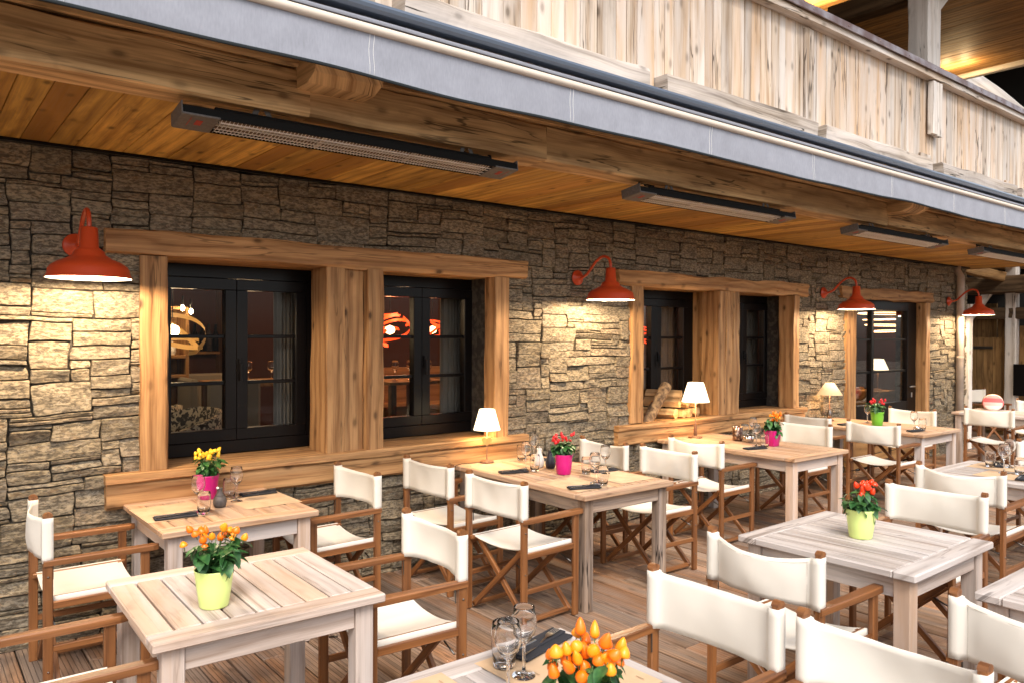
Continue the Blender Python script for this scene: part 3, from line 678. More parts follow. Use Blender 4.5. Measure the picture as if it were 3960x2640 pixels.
timber('rafter', M['postgrey'], ((12.4, 5.2, 5.9), (13.3, 4.4, 4.95), .26, .28, dict(jit=.01)))
timber('rafter', M['darkwood'], ((12.3, 5.7, 4.7), (12.9, 5.5, 5.4), .12, .12, dict(jit=.01)))
timber('rafter', M['darkwood'], ((12.0, 5.4, 4.75), (16.4, 4.6, 4.7), .22, .28, dict(jit=.01)))
q = MB(); q.box((14.6, 8.2, 4.9), (5.1, .1, 4.4)); q.box((17.2, 5.6, 4.9), (.1, 5.2, 4.4)); q.box((14.7, 5.2, 7.1), (5.2, 6.2, .06)); ch(q, 'rear_wall', M['darkvoid'])
q = MB(); q.box((13.4, 4.5, 2.95), (1.4, 2.6, .06)); ch(q, 'soffit_end', M['darkwood'])

# ------------------------------------------------------------------ indoor room seen through the glass
IF = .50
q = MB(); q.box((6, 7.6, IF-.03), (14.4, 4.5, .05)); tag(q.build('indoor_floor', M['intfloor']), 'dark indoor floor behind the windows', 'floor', kind='structure')
q = MB(); q.box((6, 9.1, 1.7), (14.4, .1, 2.5)); q.box((-1.15, 7.6, 1.7), (.1, 4.4, 2.5)); q.box((12.6, 7.6, 1.7), (.1, 4.4, 2.5)); tag(q.build('indoor_walls', M['intwall']), 'dark red indoor walls behind the windows', 'wall', kind='structure')
q = MB(); x = -1
while x < 13: q.box((x+.1, 7.6, 2.24), (.197, 4.5, .03), grain=1); x += .2
tag(q.build('indoor_ceiling', M['intwood']), 'boarded wooden indoor ceiling behind the windows', 'ceiling', kind='structure')
q = MB(); q.box((2.9, 8.9, 1.4), (.14, .5, 1.8)); q.box((6.3, 7.5, 1.4), (.8, .12, 1.8)); q.box((8.1, 7.2, 1.4), (.9, .12, 1.8)); q.box((12.1, 6.9, 1.4), (.6, .12, 1.8)); tag(q.build('indoor_partition', M['intwood']), 'wooden indoor partitions behind the windows', 'wall', kind='structure')
# shelf unit lit from within
sh = thing('shelf_unit', 'lit wooden shelf with a white vase behind the left window', 'shelf', (1.82, 7.6, IF))
q = MB()
for z in (.02, .42, .82, 1.0, 1.45): q.box((0, .1, z), (.55, .3, .03), grain=0)
q.box((-.28, .1, .73), (.03, .3, 1.46)); q.box((.28, .1, .73), (.03, .3, 1.46)); q.box((0, .26, .73), (.55, .02, 1.46)); q.build('shelf_case', M['intwood'], sh)
tag(MB().build('x', M['white']) if False else (lambda v: (v.lathe([(.03, 0), (.04, .03), (.035, .07), (.012, .10), (.012, .13)], (0, 0, 0), 16), v.build('vase', M['whitecer'], loc=(1.98, 7.62, IF+1.015)))[1])(MB()), 'small white vase on the lit shelf behind the left window', 'vase')
plight('shelf_light', (1.75, 7.45, IF+1.25), 2.2, size=.04)
def bucket_chair(x, y, rz, label, mat):
    t = thing('armchair', label, 'armchair', (x, y, IF), rz, 'patterned armchairs behind the glass')
    q = MB(); n_ = 22; P = []
    for i in range(n_+1):
        a = R(-125)+R(250)*i/n_; top = .50+.13*math.cos(a*.72)
        for (r_, z_) in ((.24, .18), (.30, .40), (.31, top), (.27, top+.01), (.25, .44), (.20, .40)):
            P.append((-math.cos(a)*r_, math.sin(a)*r_, z_))
    q.grid(P, n_, 5); q.build('shell', mat, t)
    q = MB(); q.lathe([(.0, .30), (.24, .30), (.26, .38), (.22, .44), (0, .45)], n=20); q.build('seat', mat, t)
    for sx in (-1, 1):
        for sy in (-1, 1): q = MB(); q.tube([(sx*.14, sy*.14, .3), (sx*.2, sy*.2, 0)], .015, 8); q.build('leg', M['black'], t)
bucket_chair(1.66, 6.18, R(200), 'black and cream patterned armchair nearest the left window', M['camo'])
bucket_chair(1.52, 6.75, R(150), 'black and cream patterned armchair second from the left window', M['camo'])
def int_chair(x, y, rz, label, mat=None):
    t = thing('dining_chair', label, 'chair', (x, y, IF), rz, 'pale upholstered chairs indoors')
    mat = mat or M['upholstery']
    q = MB(); q.box((.22, 0, .44), (.46, .44, .09), bev=.02); q.build('seat', mat, t)
    q = MB(); q.box((0, 0, .50), (.07, .44, .62), bev=.02); q.build('backrest', mat, t)
    for sx in (.03, .41):
        for sy in (-.18, .18): q = MB(); q.box((sx, sy, .2), (.04, .04, .4)); q.build('leg', M['darkwood'], t)
def int_table(x, y, w_, l_, label):
    t = thing('indoor_table', label, 'table', (x, y, IF), 0)
    q = MB(); q.box((0, 0, .745), (w_, l_, .03), grain=1); q.build('tabletop', M['intwood'], t)
    for sx in (-1, 1):
        for sy in (-1, 1): q = MB(); q.box((sx*(w_/2-.06), sy*(l_/2-.06), .365), (.06, .06, .73)); q.build('leg', M['darkwood'], t)
int_table(2.75, 7.45, .95, .8, 'indoor table laid with glasses behind the left window')
int_chair(2.05, 7.35, 0, 'pale upholstered chair on the left of the indoor table')
int_chair(2.30, 6.85, R(80), 'pale upholstered chair with its back to the left window')
int_chair(2.45, 8.15, R(-90), 'pale upholstered chair beyond the indoor table, behind the left window')
int_table(4.02, 6.9, .75, .85, 'lit indoor table behind the second window')
int_chair(4.35, 6.3, R(90), 'dark chair at the lit indoor table', M['darkwood'])
int_table(1.35, 6.35, .3, .5, 'low indoor table beside the patterned armchairs')
def ribbon_lamp(x, y, z, r_, mat, inner, label, e, col, seed):
    t = thing('pendant_lamp', label, 'pendant lamp', (x, y, z), 0)
    rr = random.Random(seed); q = MB()
    for k in range(5):
        ax = Vector((rr.uniform(-.6, .6), rr.uniform(-.6, .6), 1)).normalized(); X_ = ax.to_track_quat('Z', 'Y').to_matrix().to_4x4()
        a0 = rr.random()*6; P = []; wd = rr.uniform(.032, .045)
        for i in range(19):
            a = a0+R(200)*i/18; dz = (i/18-.5)*.26; q_ = r_*(1-.25*abs(i/18-.5))
            for s_ in (-1, 1): P.append(X_ @ Vector((math.cos(a)*q_, math.sin(a)*q_, (dz+s_*wd/2)*r_/.25)))
        q.grid(P, 18, 1)
    q.build('lamp_shade', mat, t)
    q = MB(); q.lathe([(0, -.05), (.045, -.03), (.055, 0), (.045, .03), (0, .05)], n=16); q.build('bulb', inner, t)
    q = MB(); q.tube([(0, 0, .1), (0, 0, 2.34-z)], .004, 6); q.build('cord', M['black'], t)
    plight('pendant_light', (x, y, z-.02), e, col, .05)
ribbon_lamp(1.72, 6.6, 1.74, .26, M['ribbontan'], M['spotglow'], 'tan curved veneer pendant lamp behind the left window', 1.2, (1, .62, .28), 3)
ribbon_lamp(4.05, 7.2, 1.76, .22, M['ribbonred'], M['ribbonwhite'], 'glowing red ribbon pendant lamp behind the second window', 9, (1, .38, .16), 5)
ribbon_lamp(5.15, 8.1, 1.77, .20, M['ribbonred'], M['ribbonwhite'], 'farther red ribbon pendant lamp behind the second window', 4, (1, .38, .16), 8)
ribbon_lamp(7.55, 6.9, 1.72, .16, M['ribbonred'], M['ribbonwhite'], 'small orange pendant lamp behind the log-filled window', 1.2, (1, .4, .16), 9)
for i, (x, y) in enumerate(((1.79, 6.2), (2.33, 6.2))):
    t = thing('ceiling_spotlight', ['black cube spotlight over the left window pane', 'black cube spotlight over the right window pane'][i], 'spotlight', (x, y, 2.10), 0, 'black spotlights on the indoor ceiling')
    q = MB(); q.box((0, 0, .06), (.10, .10, .13)); q.build('housing', M['black'], t)
    q = MB(); q.lathe([(0, -.006), (.035, -.006), (.035, .0)], n=14); q.build('lens', M['spotglow'], t)
for i, (x, y, z) in enumerate(((2.03, 7.45, 1.94), (2.09, 7.4, 1.91))):
    t = thing('glass_wall_lamp', ['left glowing clear glass lamp over the shelf', 'right glowing clear glass lamp over the shelf'][i], 'wall lamp', (x, y, z), 0, 'glass lamps over the shelf')
    q = MB(); q.lathe([(0, -.02), (.014, -.01), (.018, .01), (.01, .03), (0, .035)], n=12); q.build('bulb', M['bulb'], t)
    q = MB(); q.tube([(0, 0, .03), (0, 0, .12)], .008, 8); q.build('holder', M['black'], t)
plight('bare_room_light', (4.0, 6.8, 2.05), 9, (1, .6, .3), .05)
plight('bare_room_light', (5.6, 7.6, 2.0), 10, (1, .62, .32), .2)  # added fill without fixtures, here and below, to make the room legible
plight('bare_room_light', (10.4, 7.4, 2.0), 12, (1, .66, .36), .2)
plight('bare_room_light', (2.6, 7.4, 2.02), 9, (1, .66, .36), .15)
q = MB(); q.box((4.4, 7.75, IF+.42), (1.9, .06, .84)); q.box((4.4, 7.5, IF+.22), (1.9, .45, .44)); tag(q.build('bench', M['intwood']), 'lit wooden bench behind the second window', 'bench')
for k in range(9):
    q = MB(); q.lathe([(0, 0), (.035, 0), (.036, .18), (.013, .23), (.013, .30), (0, .30)], (0, 0, 0), 10); tag(q.build('bottle', M['black'] if k % 3 else M['vase'], loc=(2.28+k*.075, 8.98, IF+1.02)), 'dark bottle on the back shelf behind the left window', 'bottle', 'bottles on the indoor back shelf')
q = MB(); q.box((2.6, 8.98, IF+1.0), (.9, .14, .03), grain=0); tag(q.build('wall_shelf', M['intwood']), 'narrow wall shelf of bottles behind the left window', 'shelf')
def curtain(x0, x1, label):
    q = MB(); P = []; n_ = 40
    for i in range(n_+1):
        x_ = x0+(x1-x0)*i/n_
        for z_ in (IF+.05, 2.3): P.append((x_, 5.47+.02*math.sin(i*1.3)+.008*math.sin(i*2.9), z_))
    q.grid(P, n_, 1); tag(q.build('curtain', M['curtain']), label, 'curtain', 'grey curtains behind the windows')
curtain(2.12, 2.36, 'grey curtain at the right of the first window'); curtain(3.56, 3.82, 'grey curtain at the right of the second window')
curtain(6.30, 6.62, 'curtain behind the window with firewood'); curtain(7.75, 8.1, 'curtain behind the fourth window')
# cafe glasses inside and lamp in the doorway
t = thing('indoor_lamp', 'lit cone shade lamp seen through the glazed door', 'table lamp', (11.34, 5.6, IF+.42))
q = MB(); q.lathe([(.15, .30), (.08, .46), (.078, .46), (.148, .30)], n=24, closed=True); q.build('lamp_shade', M['shadelit'], t)
q = MB(); q.tube([(0, 0, 0), (0, 0, .4)], .01, 8); q.lathe([(.07, 0), (.06, .02), (0, .03)], n=16); q.build('lamp_stand', M['rust'], t)
plight('indoor_lamp_light', (11.34, 5.6, IF+.80), 3)
q = MB(); q.box((11.34, 5.65, IF+.205), (.5, .4, .42)); tag(q.build('indoor_sideboard', M['intwood']), 'low sideboard under the lamp inside the glazed door', 'sideboard')
t = thing('light_rings', 'thin glowing ring pendant above the entrance inside the glazed door', 'pendant lamp', (11.9, 5.75, 2.02))
for k in range(4):
    q = MB(); X_ = Matrix.Translation((0, 0, -.09*k+.04)) @ Matrix.Rotation(R((1, -2.5, 2, -4)[k]), 4, 'Y'); rr_ = (.40, .33, .30, .22)[k]
    pts = [X_ @ Vector((rr_*math.cos(a*PI/16), rr_*math.sin(a*PI/16), 0)) for a in range(33)]; q.tube(pts, .006, 6, cap=False); q.build('ring', M['ribbonwhite'], t)

# ------------------------------------------------------------------ gooseneck wall lamps
def wall_lamp(loc, label):
    t = thing('gooseneck_lamp', label, 'wall lamp', loc, 0, 'orange red gooseneck lamps along the stone wall')
    q = MB(); q.lathe([(0, .0), (.066, 0), (.066, .006), (.058, .014), (.028, .02), (.024, .045), (0, .047)], n=28, X=Matrix.Rotation(R(90), 4, 'X')); q.build('wall_plate', M['red'], t)
    ctrl = [(0, -.03), (.0, -.06), (.02, -.115), (.07, -.17), (.125, -.23), (.155, -.29), (.158, -.34), (.135, -.382), (.09, -.400), (.05, -.402)]
    pts = []
    for i in range(len(ctrl)-1):
        p = [Vector((0, c[1], c[0])) for c in (ctrl[max(i-1, 0)], ctrl[i], ctrl[i+1], ctrl[min(i+2, len(ctrl)-1)])]
        for k in range(4):
            s_ = k/4; pts.append(.5*((2*p[1])+(p[2]-p[0])*s_+(2*p[0]-5*p[1]+4*p[2]-p[3])*s_*s_+(3*p[1]-p[0]-3*p[2]+p[3])*s_**3))
    q = MB(); q.tube(pts, .0115, 12); q.build('arm', M['red'], t)
    outer = [(.034, .06), (.040, .055), (.046, -.045), (.062, -.058), (.072, -.068), (.078, -.085), (.11, -.105), (.150, -.122), (.178, -.142), (.188, -.158), (.194, -.185), (.202, -.2), (.204, -.205)]
    inner = [(.198, -.205), (.189, -.183), (.182, -.160), (.172, -.146), (.145, -.127), (.07, -.092), (.05, -.07), (.0, -.065)]
    sh_ = MB(); sh_.lathe([(0, .062)]+outer, (0, -.402, 0), 40); s1 = sh_.build('shade', M['red'], t)
    q = MB(); q.lathe([(.2035, -.2055), (.1985, -.2055)]+inner, (0, -.402, 0), 40); q.build('reflector', M['white'], s1)
    q = MB(); q.lathe([(0, -.16), (.02, -.155), (.028, -.14), (.026, -.12), (.015, -.1), (0, -.09)], (0, -.402, 0), 16); q.build('bulb', M['bulb'], t)
    return t
LAMPS = [((.765, 4.905, 2.205), 'nearest orange red gooseneck lamp, left of the first window'), ((4.60, 4.905, 2.21), 'orange red gooseneck lamp between the two window pairs'),
         ((8.60, 4.905, 2.225), 'orange red gooseneck lamp left of the glazed door'), ((12.03, 4.905, 2.225), 'farthest orange red gooseneck lamp, by the downpipe')]
L0 = wall_lamp(*LAMPS[0]); 
for l_ in LAMPS[1:]: dup(L0, l_[0], 0, l_[1])
for l_ in LAMPS:
    x, y, z = l_[0]
    plight('wall_lamp_light', (x, y-.402, z-.172), 46, (1, .76, .50), .035)

# ------------------------------------------------------------------ infrared heaters
def heater(loc, label, L_=1.82):
    t = thing('patio_heater', label, 'heater', loc, 0, 'infrared heaters under the soffit'); t.rotation_euler = (R(-9), 0, 0)
    h = L_/2; W = .165; H = .040
    q = MB(); q.box((0, -W/2+.004, H/2), (L_, .008, H)); q.box((0, W/2-.004, H/2), (L_, .008, H)); q.box((0, 0, H+.004), (L_-.01, W-.02, .008)); q.box((0, 0, H+.02), (L_-.3, .09, .024)); q.build('housing', M['heatblack'], t)
    for s_ in (-1, 1):
        q = MB(); x0_, x1_ = (s_*h, s_*(h-.16)); vs = [(x0_, -W/2-.002, -.001), (x1_, -W/2-.002, -.001), (x1_, W/2+.002, -.001), (x0_, W/2+.002, -.001)]
        q.box(((x0_+x1_)/2, 0, .004), (.16, W+.004, .010)); q.box((x0_, 0, .03), (.006, W+.002, .058)); e = q.build('end_cap', M['heatgrey'], t)
        q = MB(); q.box(((x0_+x1_)/2-.005*s_, -.01, -.0016), (.028, .05, .0015), bev=.0003); q.box(((x0_+x1_)/2+.035*s_, -.01, -.0016), (.003, .09, .0012), bev=.0003); q.build('printed_mark', M['logo'], e)
    q = MB()
    for k in range(3):
        xa, xb = -h+.165+k*(L_-.33)/3, -h+.165+(k+1)*(L_-.33)/3; P = []
        for row in (-1, 1):
            P = []
            for i in range(11):
                a = R(200)+R(140)*i/10
                for xx in (xa+.012, xb-.012): P.append((xx, row*.04+.040*math.cos(a+PI), .006+.024*abs(math.sin(a))))
            q.grid(P, 10, 1)
        if k: q.box((xa, 0, .02), (.02, W-.02, .03))
    q.build('reflector', M['chrome'], t)
    for row in (-1, 1): q = MB(); q.tube([(-h+.17, row*.04, .014), (h-.17, row*.04, .014)], .006, 10); q.build('heating_tube', M['quartz'], t)
    q = MB(); n_ = int((L_-.34)/.0175)
    for i in range(n_): x = -h+.17+i*.0175; q.tube([(x, -W/2+.004, .004), (x, -.03, -.004), (x, .03, -.004), (x, W/2-.004, .004)], .0018, 4, cap=False)
    for y in (-.05, -.02, .02, .05): q.tube([(-h+.17, y, -.002), (h-.17, y, -.002)], .0024, 4, cap=False)
    q.build('wire_guard', M['wire'], t)
    for xx in (-h*.60, h*.66):
        q = MB(); q.box((0, 0, 0), (.025, .004, .115), X=Matrix.Translation((xx-.02, -.02, .10)) @ Matrix.Rotation(R(24), 4, 'Y')); q.box((0, 0, 0), (.025, .004, .115), X=Matrix.Translation((xx+.03, -.02, .10)) @ Matrix.Rotation(R(-24), 4, 'Y')); q.box((xx, 0, .142), (.05, .06, .004)); q.build('bracket', M['heatgrey'], t)
    return t
H0 = heater((1.845, 3.515, 2.636), 'nearest long infrared heater under the soffit, above the first window')
q = MB(); q.tube([(.80, .02, .06), (.80, .02, .105), (.78, .03, .118), (.70, .05, .118)], .006, 8); q.box((.66, .05, .118), (.08, .03, .016)); q.build('power_cable', M['heatblack'], H0)
def hcopy(x, label, left):
    c = copy_tree(H0); c.location = (x, 3.515, 2.636); c['label'] = label
    for k in c.children:
        if k.name.startswith('power_cable') and left: k.scale = (-1, 1, 1)
    return c
hcopy(4.69, 'second infrared heater from the left, above the gap between the window pairs', True)
hcopy(7.50, 'third infrared heater from the left, above the glazed door side', False)
hcopy(10.22, 'farthest infrared heater, near the right end of the soffit', True)

# ------------------------------------------------------------------ awning
aw = thing('awning', 'retracted grey awning with hanging valance along the balcony edge', 'awning', (0, 3.06, 3.0))
def wv(x): return .006*math.sin(x*2.1)+.008*noise.noise(Vector((x*1.7, 2, 5)))
X0, X1 = -1.6, 15.5; NX = 260
q = MB(); P = []
for i in range(NX+1):
    x = X0+(X1-X0)*i/NX; wob = noise.noise(Vector((x*1.3, 0, 8)))*.010
    for j in range(9):
        s_ = j/8; P.append((x, wob*(1-s_)+.004*math.sin(x*3.3+s_*2)*(1-s_), -.154+wv(x)*(1-s_)+.192*s_))
q.grid(P, NX, 8, uvf=None); val = q.build('valance', M['awning'], aw)
q = MB(); P = []
for i in range(NX+1):
    x = X0+(X1-X0)*i/NX; wob = noise.noise(Vector((x*1.3, 0, 8)))*.010+.004*math.sin(x*3.3)
    for dy, dz in ((-.004, .010), (-.005, 0), (0, -.004), (.005, 0), (.004, .010)): P.append((x, wob+dy, -.156+wv(x)+dz))
q.grid(P, NX, 4); q.build('hem', M['trimblack'], val)
q = MB()
for k in range(-1, 13):
    for dx in (0, .022):
        xs = .42+k*1.195+dx; pts = []
        for j in range(9):
            s_ = j/8; wob = noise.noise(Vector((xs*1.3, 0, 8)))*.010; pts.append((xs+.003*math.sin(j), wob*(1-s_)+.004*math.sin(xs*3.3+s_*2)*(1-s_)-.0012, -.150+wv(xs)*(1-s_)+.188*s_))
        q.tube(pts, .0011, 4)
q.build('stitching', M['stitch'], val)
q = MB(); q.tube([(X0+(X1-X0)*i/40, -.004, .056) for i in range(41)], .0205, 20)
for k in range(0, 30): q.lathe([(.0208, 0), (.0208, .004)], n=20, X=Matrix.Translation((-1+k*.58, -.004, .056)) @ Matrix.Rotation(R(90), 4, 'Y'))
q.build('front_bar', M['beige'], aw)
q = MB(); P = []
for i in range(81):
    x = X0+(X1-X0)*i/80; dz = noise.noise(Vector((x*2, 1, 1)))*.003
    for k in range(9): a = R(200)-R(170)*k/8; P.append((x, .035+.035*math.cos(a), .095+dz+.020*math.sin(a)))
q.grid(P, 80, 8); q.build('fabric_roll', M['awnroll'], aw)
q = MB(); prof = [(.10, .10), (.075, .115), (.065, .132), (.012, .140), (-.006, .150), (-.012, .164), (-.006, .178), (.018, .187), (.06, .192), (.12, .194), (.12, .10)]
P = [(x, a, b_) for x in (X0, 3.4, 8.0, X1) for a, b_ in prof]; q.grid(P, 3, len(prof)-1, smooth=False); q.build('hood', M['hood'], aw)
q = MB(); q.box(((X0+X1)/2, .13, .04), (X1-X0, .02, .10)); q.build('back_profile', M['black'], aw)
for k in range(7):
    q = MB(); q.box((1.1+k*2.1, .10, .118), (.5, .05, .02)); q.box((1.1+k*2.1, .13, .09), (.06, .05, .08)); q.build('arm_bracket', M['black'], aw)

# ------------------------------------------------------------------ director's chairs
def make_chair(var):
    rr = random.Random(100+var); bow = (.018, .045, .065)[var]; sag = (.008, .022, .034)[var]
    t = thing('directors_chair', 'x', 'chair'); G_ = MB; hy = .2575
    CW = M['chair']
    for s_ in (-1, 1):
        q = G_(); q.box((0, s_*hy, .43), (.042, .026, .86), bev=.004, grain=2)
        vs = []                                        # rounded finial
        nn = 9
        for k in range(nn): a = PI*k/(nn-1); vs += [(math.cos(a)*.021, s_*hy-.0128, .856+math.sin(a)*.017), (math.cos(a)*.021, s_*hy+.0128, .856+math.sin(a)*.017)]
        fs = [(2*k, 2*k+1, 2*k+3, 2*k+2) for k in range(nn-1)]+[tuple(range(0, 2*nn, 2))[::-1], tuple(range(1, 2*nn, 2))]
        q.add(vs, fs, [[(vs[i_][2]+3, vs[i_][0]) for i_ in f] for f in fs]); q.build('rear_post', CW, t)
        q = G_(); q.box((.425, s_*hy, .315), (.042, .026, .63), bev=.004, grain=2); q.build('front_post', CW, t)
        # armrest: rounded front, slight taper
        out = [(-.02, -.018), (.10, -.021), (.36, -.025), (.46, -.024), (.485, -.015), (.492, 0), (.485, .015), (.46, .024), (.36, .025), (.10, .021), (-.02, .018)]
        vs = [(a, s_*(hy+.002)+b_, z_) for z_ in (.622, .645) for a, b_ in out]; n_ = len(out)
        top = [(a*.995, s_*(hy+.002)+b_*.82, .650) for a, b_ in out]; vs += top
        fs = [tuple(range(n_))[::-1], tuple(range(2*n_, 3*n_))]+[(r_*n_+i, r_*n_+(i+1) % n_, (r_+1)*n_+(i+1) % n_, (r_+1)*n_+i) for r_ in (0, 1) for i in range(n_)]
        q = G_(); q.add(vs, fs, [[(vs[i_][0]+r_u, vs[i_][1]+vs[i_][2]) for i_ in f] for r_u in (rr.random()*4,) for f in fs]); q.build('armrest', CW, t)
        q = G_(); q.box((.212, s_*hy, .43), (.384, .020, .034), bev=.003); q.build('side_rail', CW, t)
        q = G_(); q.box((.212, s_*hy, .225), (.384, .020, .030), bev=.003); q.build('side_rail', CW, t)
        q = G_(); q.box((.212, s_*.228, .452), (.44, .026, .026), bev=.004); q.build('seat_rail', CW, t)
        q = G_(); q.box((.212, s_*.222, .036), (.40, .024, .026), bev=.004); q.build('foot_bar', CW, t)
        q = G_(); q.box((.024, s_*(hy-.014), .585), (.003, .006, .07)); 
        q.tube([(.40, s_*(hy-.012), .33), (.40, s_*.16, .36)], .0045, 6); q.tube([(.03, s_*(hy-.012), .33), (.03, s_*.16, .36)], .0045, 6)
        for zz in (.12, .33, .57): q.lathe([(.005, 0), (.005, .003), (0, .004)], n=8, X=Matrix.Translation((0, s_*(hy+.0125), zz)) @ Matrix.Rotation(R(-90*s_), 4, 'X'))
        q.build('metal_link', M['bolt'], t)
    for xx in (.035, .39):
        for s_ in (-1, 1):
            a_, b_ = Vector((xx+s_*.012, -s_*.225, .035)), Vector((xx+s_*.012, s_*.215, .445)); dv = b_-a_
            X_ = Matrix.Translation((a_+b_)/2) @ dv.to_track_quat('X', 'Z').to_matrix().to_4x4()
            q = G_(); q.box((0, 0, 0), (dv.length+.02, .022, .034), X=X_, bev=.003, grain=0); q.build('cross_leg', CW, t)
    # back canvas
    ys = [-.272, -.270, -.255, -.238, -.228]+[-.21+.42*i/14 for i in range(15)]+[.228, .238, .255, .270, .272]
    def mid(y): return -bow*(1-(y/.235)**2) if abs(y) < .235 else 0
    def th(y): return .026 if abs(y) > .236 else (.010 if abs(y) > .226 else .0022)
    loop = [(mid(y)+(.022 if abs(y) > .236 and abs(y) < .2715 else (.006 if abs(y) > .2715 else th(y)))*1.0, y) for y in ys]+[(mid(y)-(.024 if abs(y) > .236 and abs(y) < .2715 else (.006 if abs(y) > .2715 else th(y))), y) for y in ys[::-1]]
    nz = 8; P = []; nl = len(loop)
    for j in range(nz+1):
        s_ = j/nz
        for (x_, y_) in loop:
            c_ = max(0, 1-(y_/.26)**2); zt = .848-sag*c_; zb = .638+(.006 if var else .002)*c_
            wr = noise.noise(Vector((y_*9+var*7, s_*1.7, 4)))*.008*c_+noise.noise(Vector((y_*22+var*3, s_*3.1, 9)))*.0022*c_
            bulge = -(.010*math.sin(s_*PI)*c_)*(-1 if var == 0 else 1)
            P.append((x_+wr+bulge, y_, zb+(zt-zb)*s_))
    fs = [(j*nl+i, j*nl+(i+1) % nl, (j+1)*nl+(i+1) % nl, (j+1)*nl+i) for j in range(nz) for i in range(nl)]
    q = G_(); q.add(P, fs, smooth=True)
    hl = nl//2
    capf = []
    for base in (0, nz*nl):
        for i in range(hl-1):
            f = (base+i, base+i+1, base+nl-2-i, base+nl-1-i); capf.append(f if base else f[::-1])
    q.f += capf; q.r += [.5]*len(capf); q.mi += [0]*len(capf); q.sm += [False]*len(capf); q.uv += [[(0, 0)]*4]*len(capf)
    bc = q.build('back_canvas', M['canvas'], t)
    for s_ in (-1, 1):
        q = G_()
        if s_ > 0:
            pts = [(mid(-.225+.45*i/20)-.004+noise.noise(Vector(((-.225+.45*i/20)*9+var*7, 1.6, 4)))*.008, -.225+.45*i/20, .833-sag*max(0, 1-((-.225+.45*i/20)/.26)**2)) for i in range(21)]
            h_ = G_(); h_.tube(pts, .0009, 4); h_.build('hem_seam', M['seam'], bc)
        for off in (.212,):
            pts = [(mid(off)-.0035-.0 + (noise.noise(Vector((s_*off*9+var*7, j/8*1.7, 4)))*.006*(1-(off/.26)**2))-.002, s_*off, .645+.195*j/8-(.012*sag/.03 if j == 8 else 0)) for j in range(9)]
            q.tube(pts, .0012, 4)
        q.build('seam', M['seam'], bc)
    # seat canvas
    q = G_(); nu, nv = 10, 14; P = []
    for i in range(nu+1):
        x_ = .012+.40*i/nu
        for j in range(nv+1):
            y_ = -.238+.476*j/nv; dip = (.042 if var else .03)*(1-(y_/.238)**2)*(1-.25*abs(i/nu-.5)); P.append((x_, y_, .468-dip))
    q.grid(P, nu, nv, flip=True)
    q.grid([(a, b_, c-.004) for a, b_, c in P], nu, nv)
    for s_ in (-1, 1):
        q.grid([(.012+.40*i/nu, s_*(.238+dy), z_) for i in range(nu+1) for dy, z_ in ((0, .468), (.004, .462), (.005, .44), (0, .434))], nu, 3)
    q.build('seat_canvas', M['canvas'], t)
    return t
protos = [make_chair(v) for v in range(3)]
used = [False]*3
def chair(x, y, rz, var, label, group='canvas directors chairs at the tables'):
    if used[var]: o = dup(protos[var], (x, y, 0), R(rz), label, group)
    else:
        used[var] = True; o = protos[var]; o.location = (x, y, 0); o.rotation_euler = (0, 0, R(rz)); o['label'] = label; o['group'] = group
    return o
chair(.539, 4.46, 0, 1, 'canvas chair at far left, left of the table with yellow peppers')
chair(2.287, 4.49, 182, 1, 'canvas chair right of the table with yellow peppers')
chair(.19, 2.965, 0, 1, 'chair cut by the left picture edge, only its arms showing')
chair(1.925, 3.019, 177, 1, 'canvas chair right of the bare front left table with orange peppers')
chair(2.806, 4.463, 3, 0, 'canvas chair nearest the sill on the left side of the heart lamp table')
chair(2.81, 3.706, 3, 0, 'canvas chair seen whole from behind, near left of heart lamp table')
chair(4.499, 4.478, 178, 2, 'canvas chair against the stone wall, far right side of the heart lamp table')
chair(4.569, 3.86, 179, 0, 'canvas chair on the near right side of the heart lamp table')
chair(5.18, 4.08, 1, 1, 'canvas chair left of the table with the lamp by the firewood')
chair(7.0, 4.17, 180, 0, 'canvas chair right of the table with the square magenta pot')
chair(7.697, 4.565, -2, 0, 'shaded canvas chair nearest the wall, left of the table with the green pot')
chair(7.63, 3.813, -1, 1, 'canvas chair on the near left side of the table with the green pot')
chair(9.44, 4.247, 180, 1, 'canvas chair in front of the glazed door, right of the green pot')
chair(2.838, 1.881, 0, 2, 'sagging backed canvas chair left of the table with the scarlet peppers')
chair(4.61, 1.945, 181, 0, 'taut canvas chair right of the table with the scarlet peppers')
chair(5.44, 2.14, 0, 2, 'deeply sagging canvas chair left of the glass laid table at right edge')
chair(7.31, 2.16, 180, 1, 'canvas chair at the right picture edge beyond the glass laid table')
chair(2.79, .85, 0, 1, 'canvas chair at the right bottom, left of the bare corner table')
chair(2.198, 1.661, 181, 0, 'canvas chair right of the bottom table with the big orange peppers')
chair(2.205, 1.059, 180, 2, 'closest and largest canvas chair back, at the bottom right of the picture')
chair(10.24, 3.708, 0, 1, 'distant canvas chair seen from behind, right of the downpipe')
chair(12.05, 3.75, 180, 1, 'distant canvas chair at the right picture edge before the shed')
chair(13.8, 5.25, 250, 0, 'small far canvas chair turned edge on, beyond the corner of the stone wall')

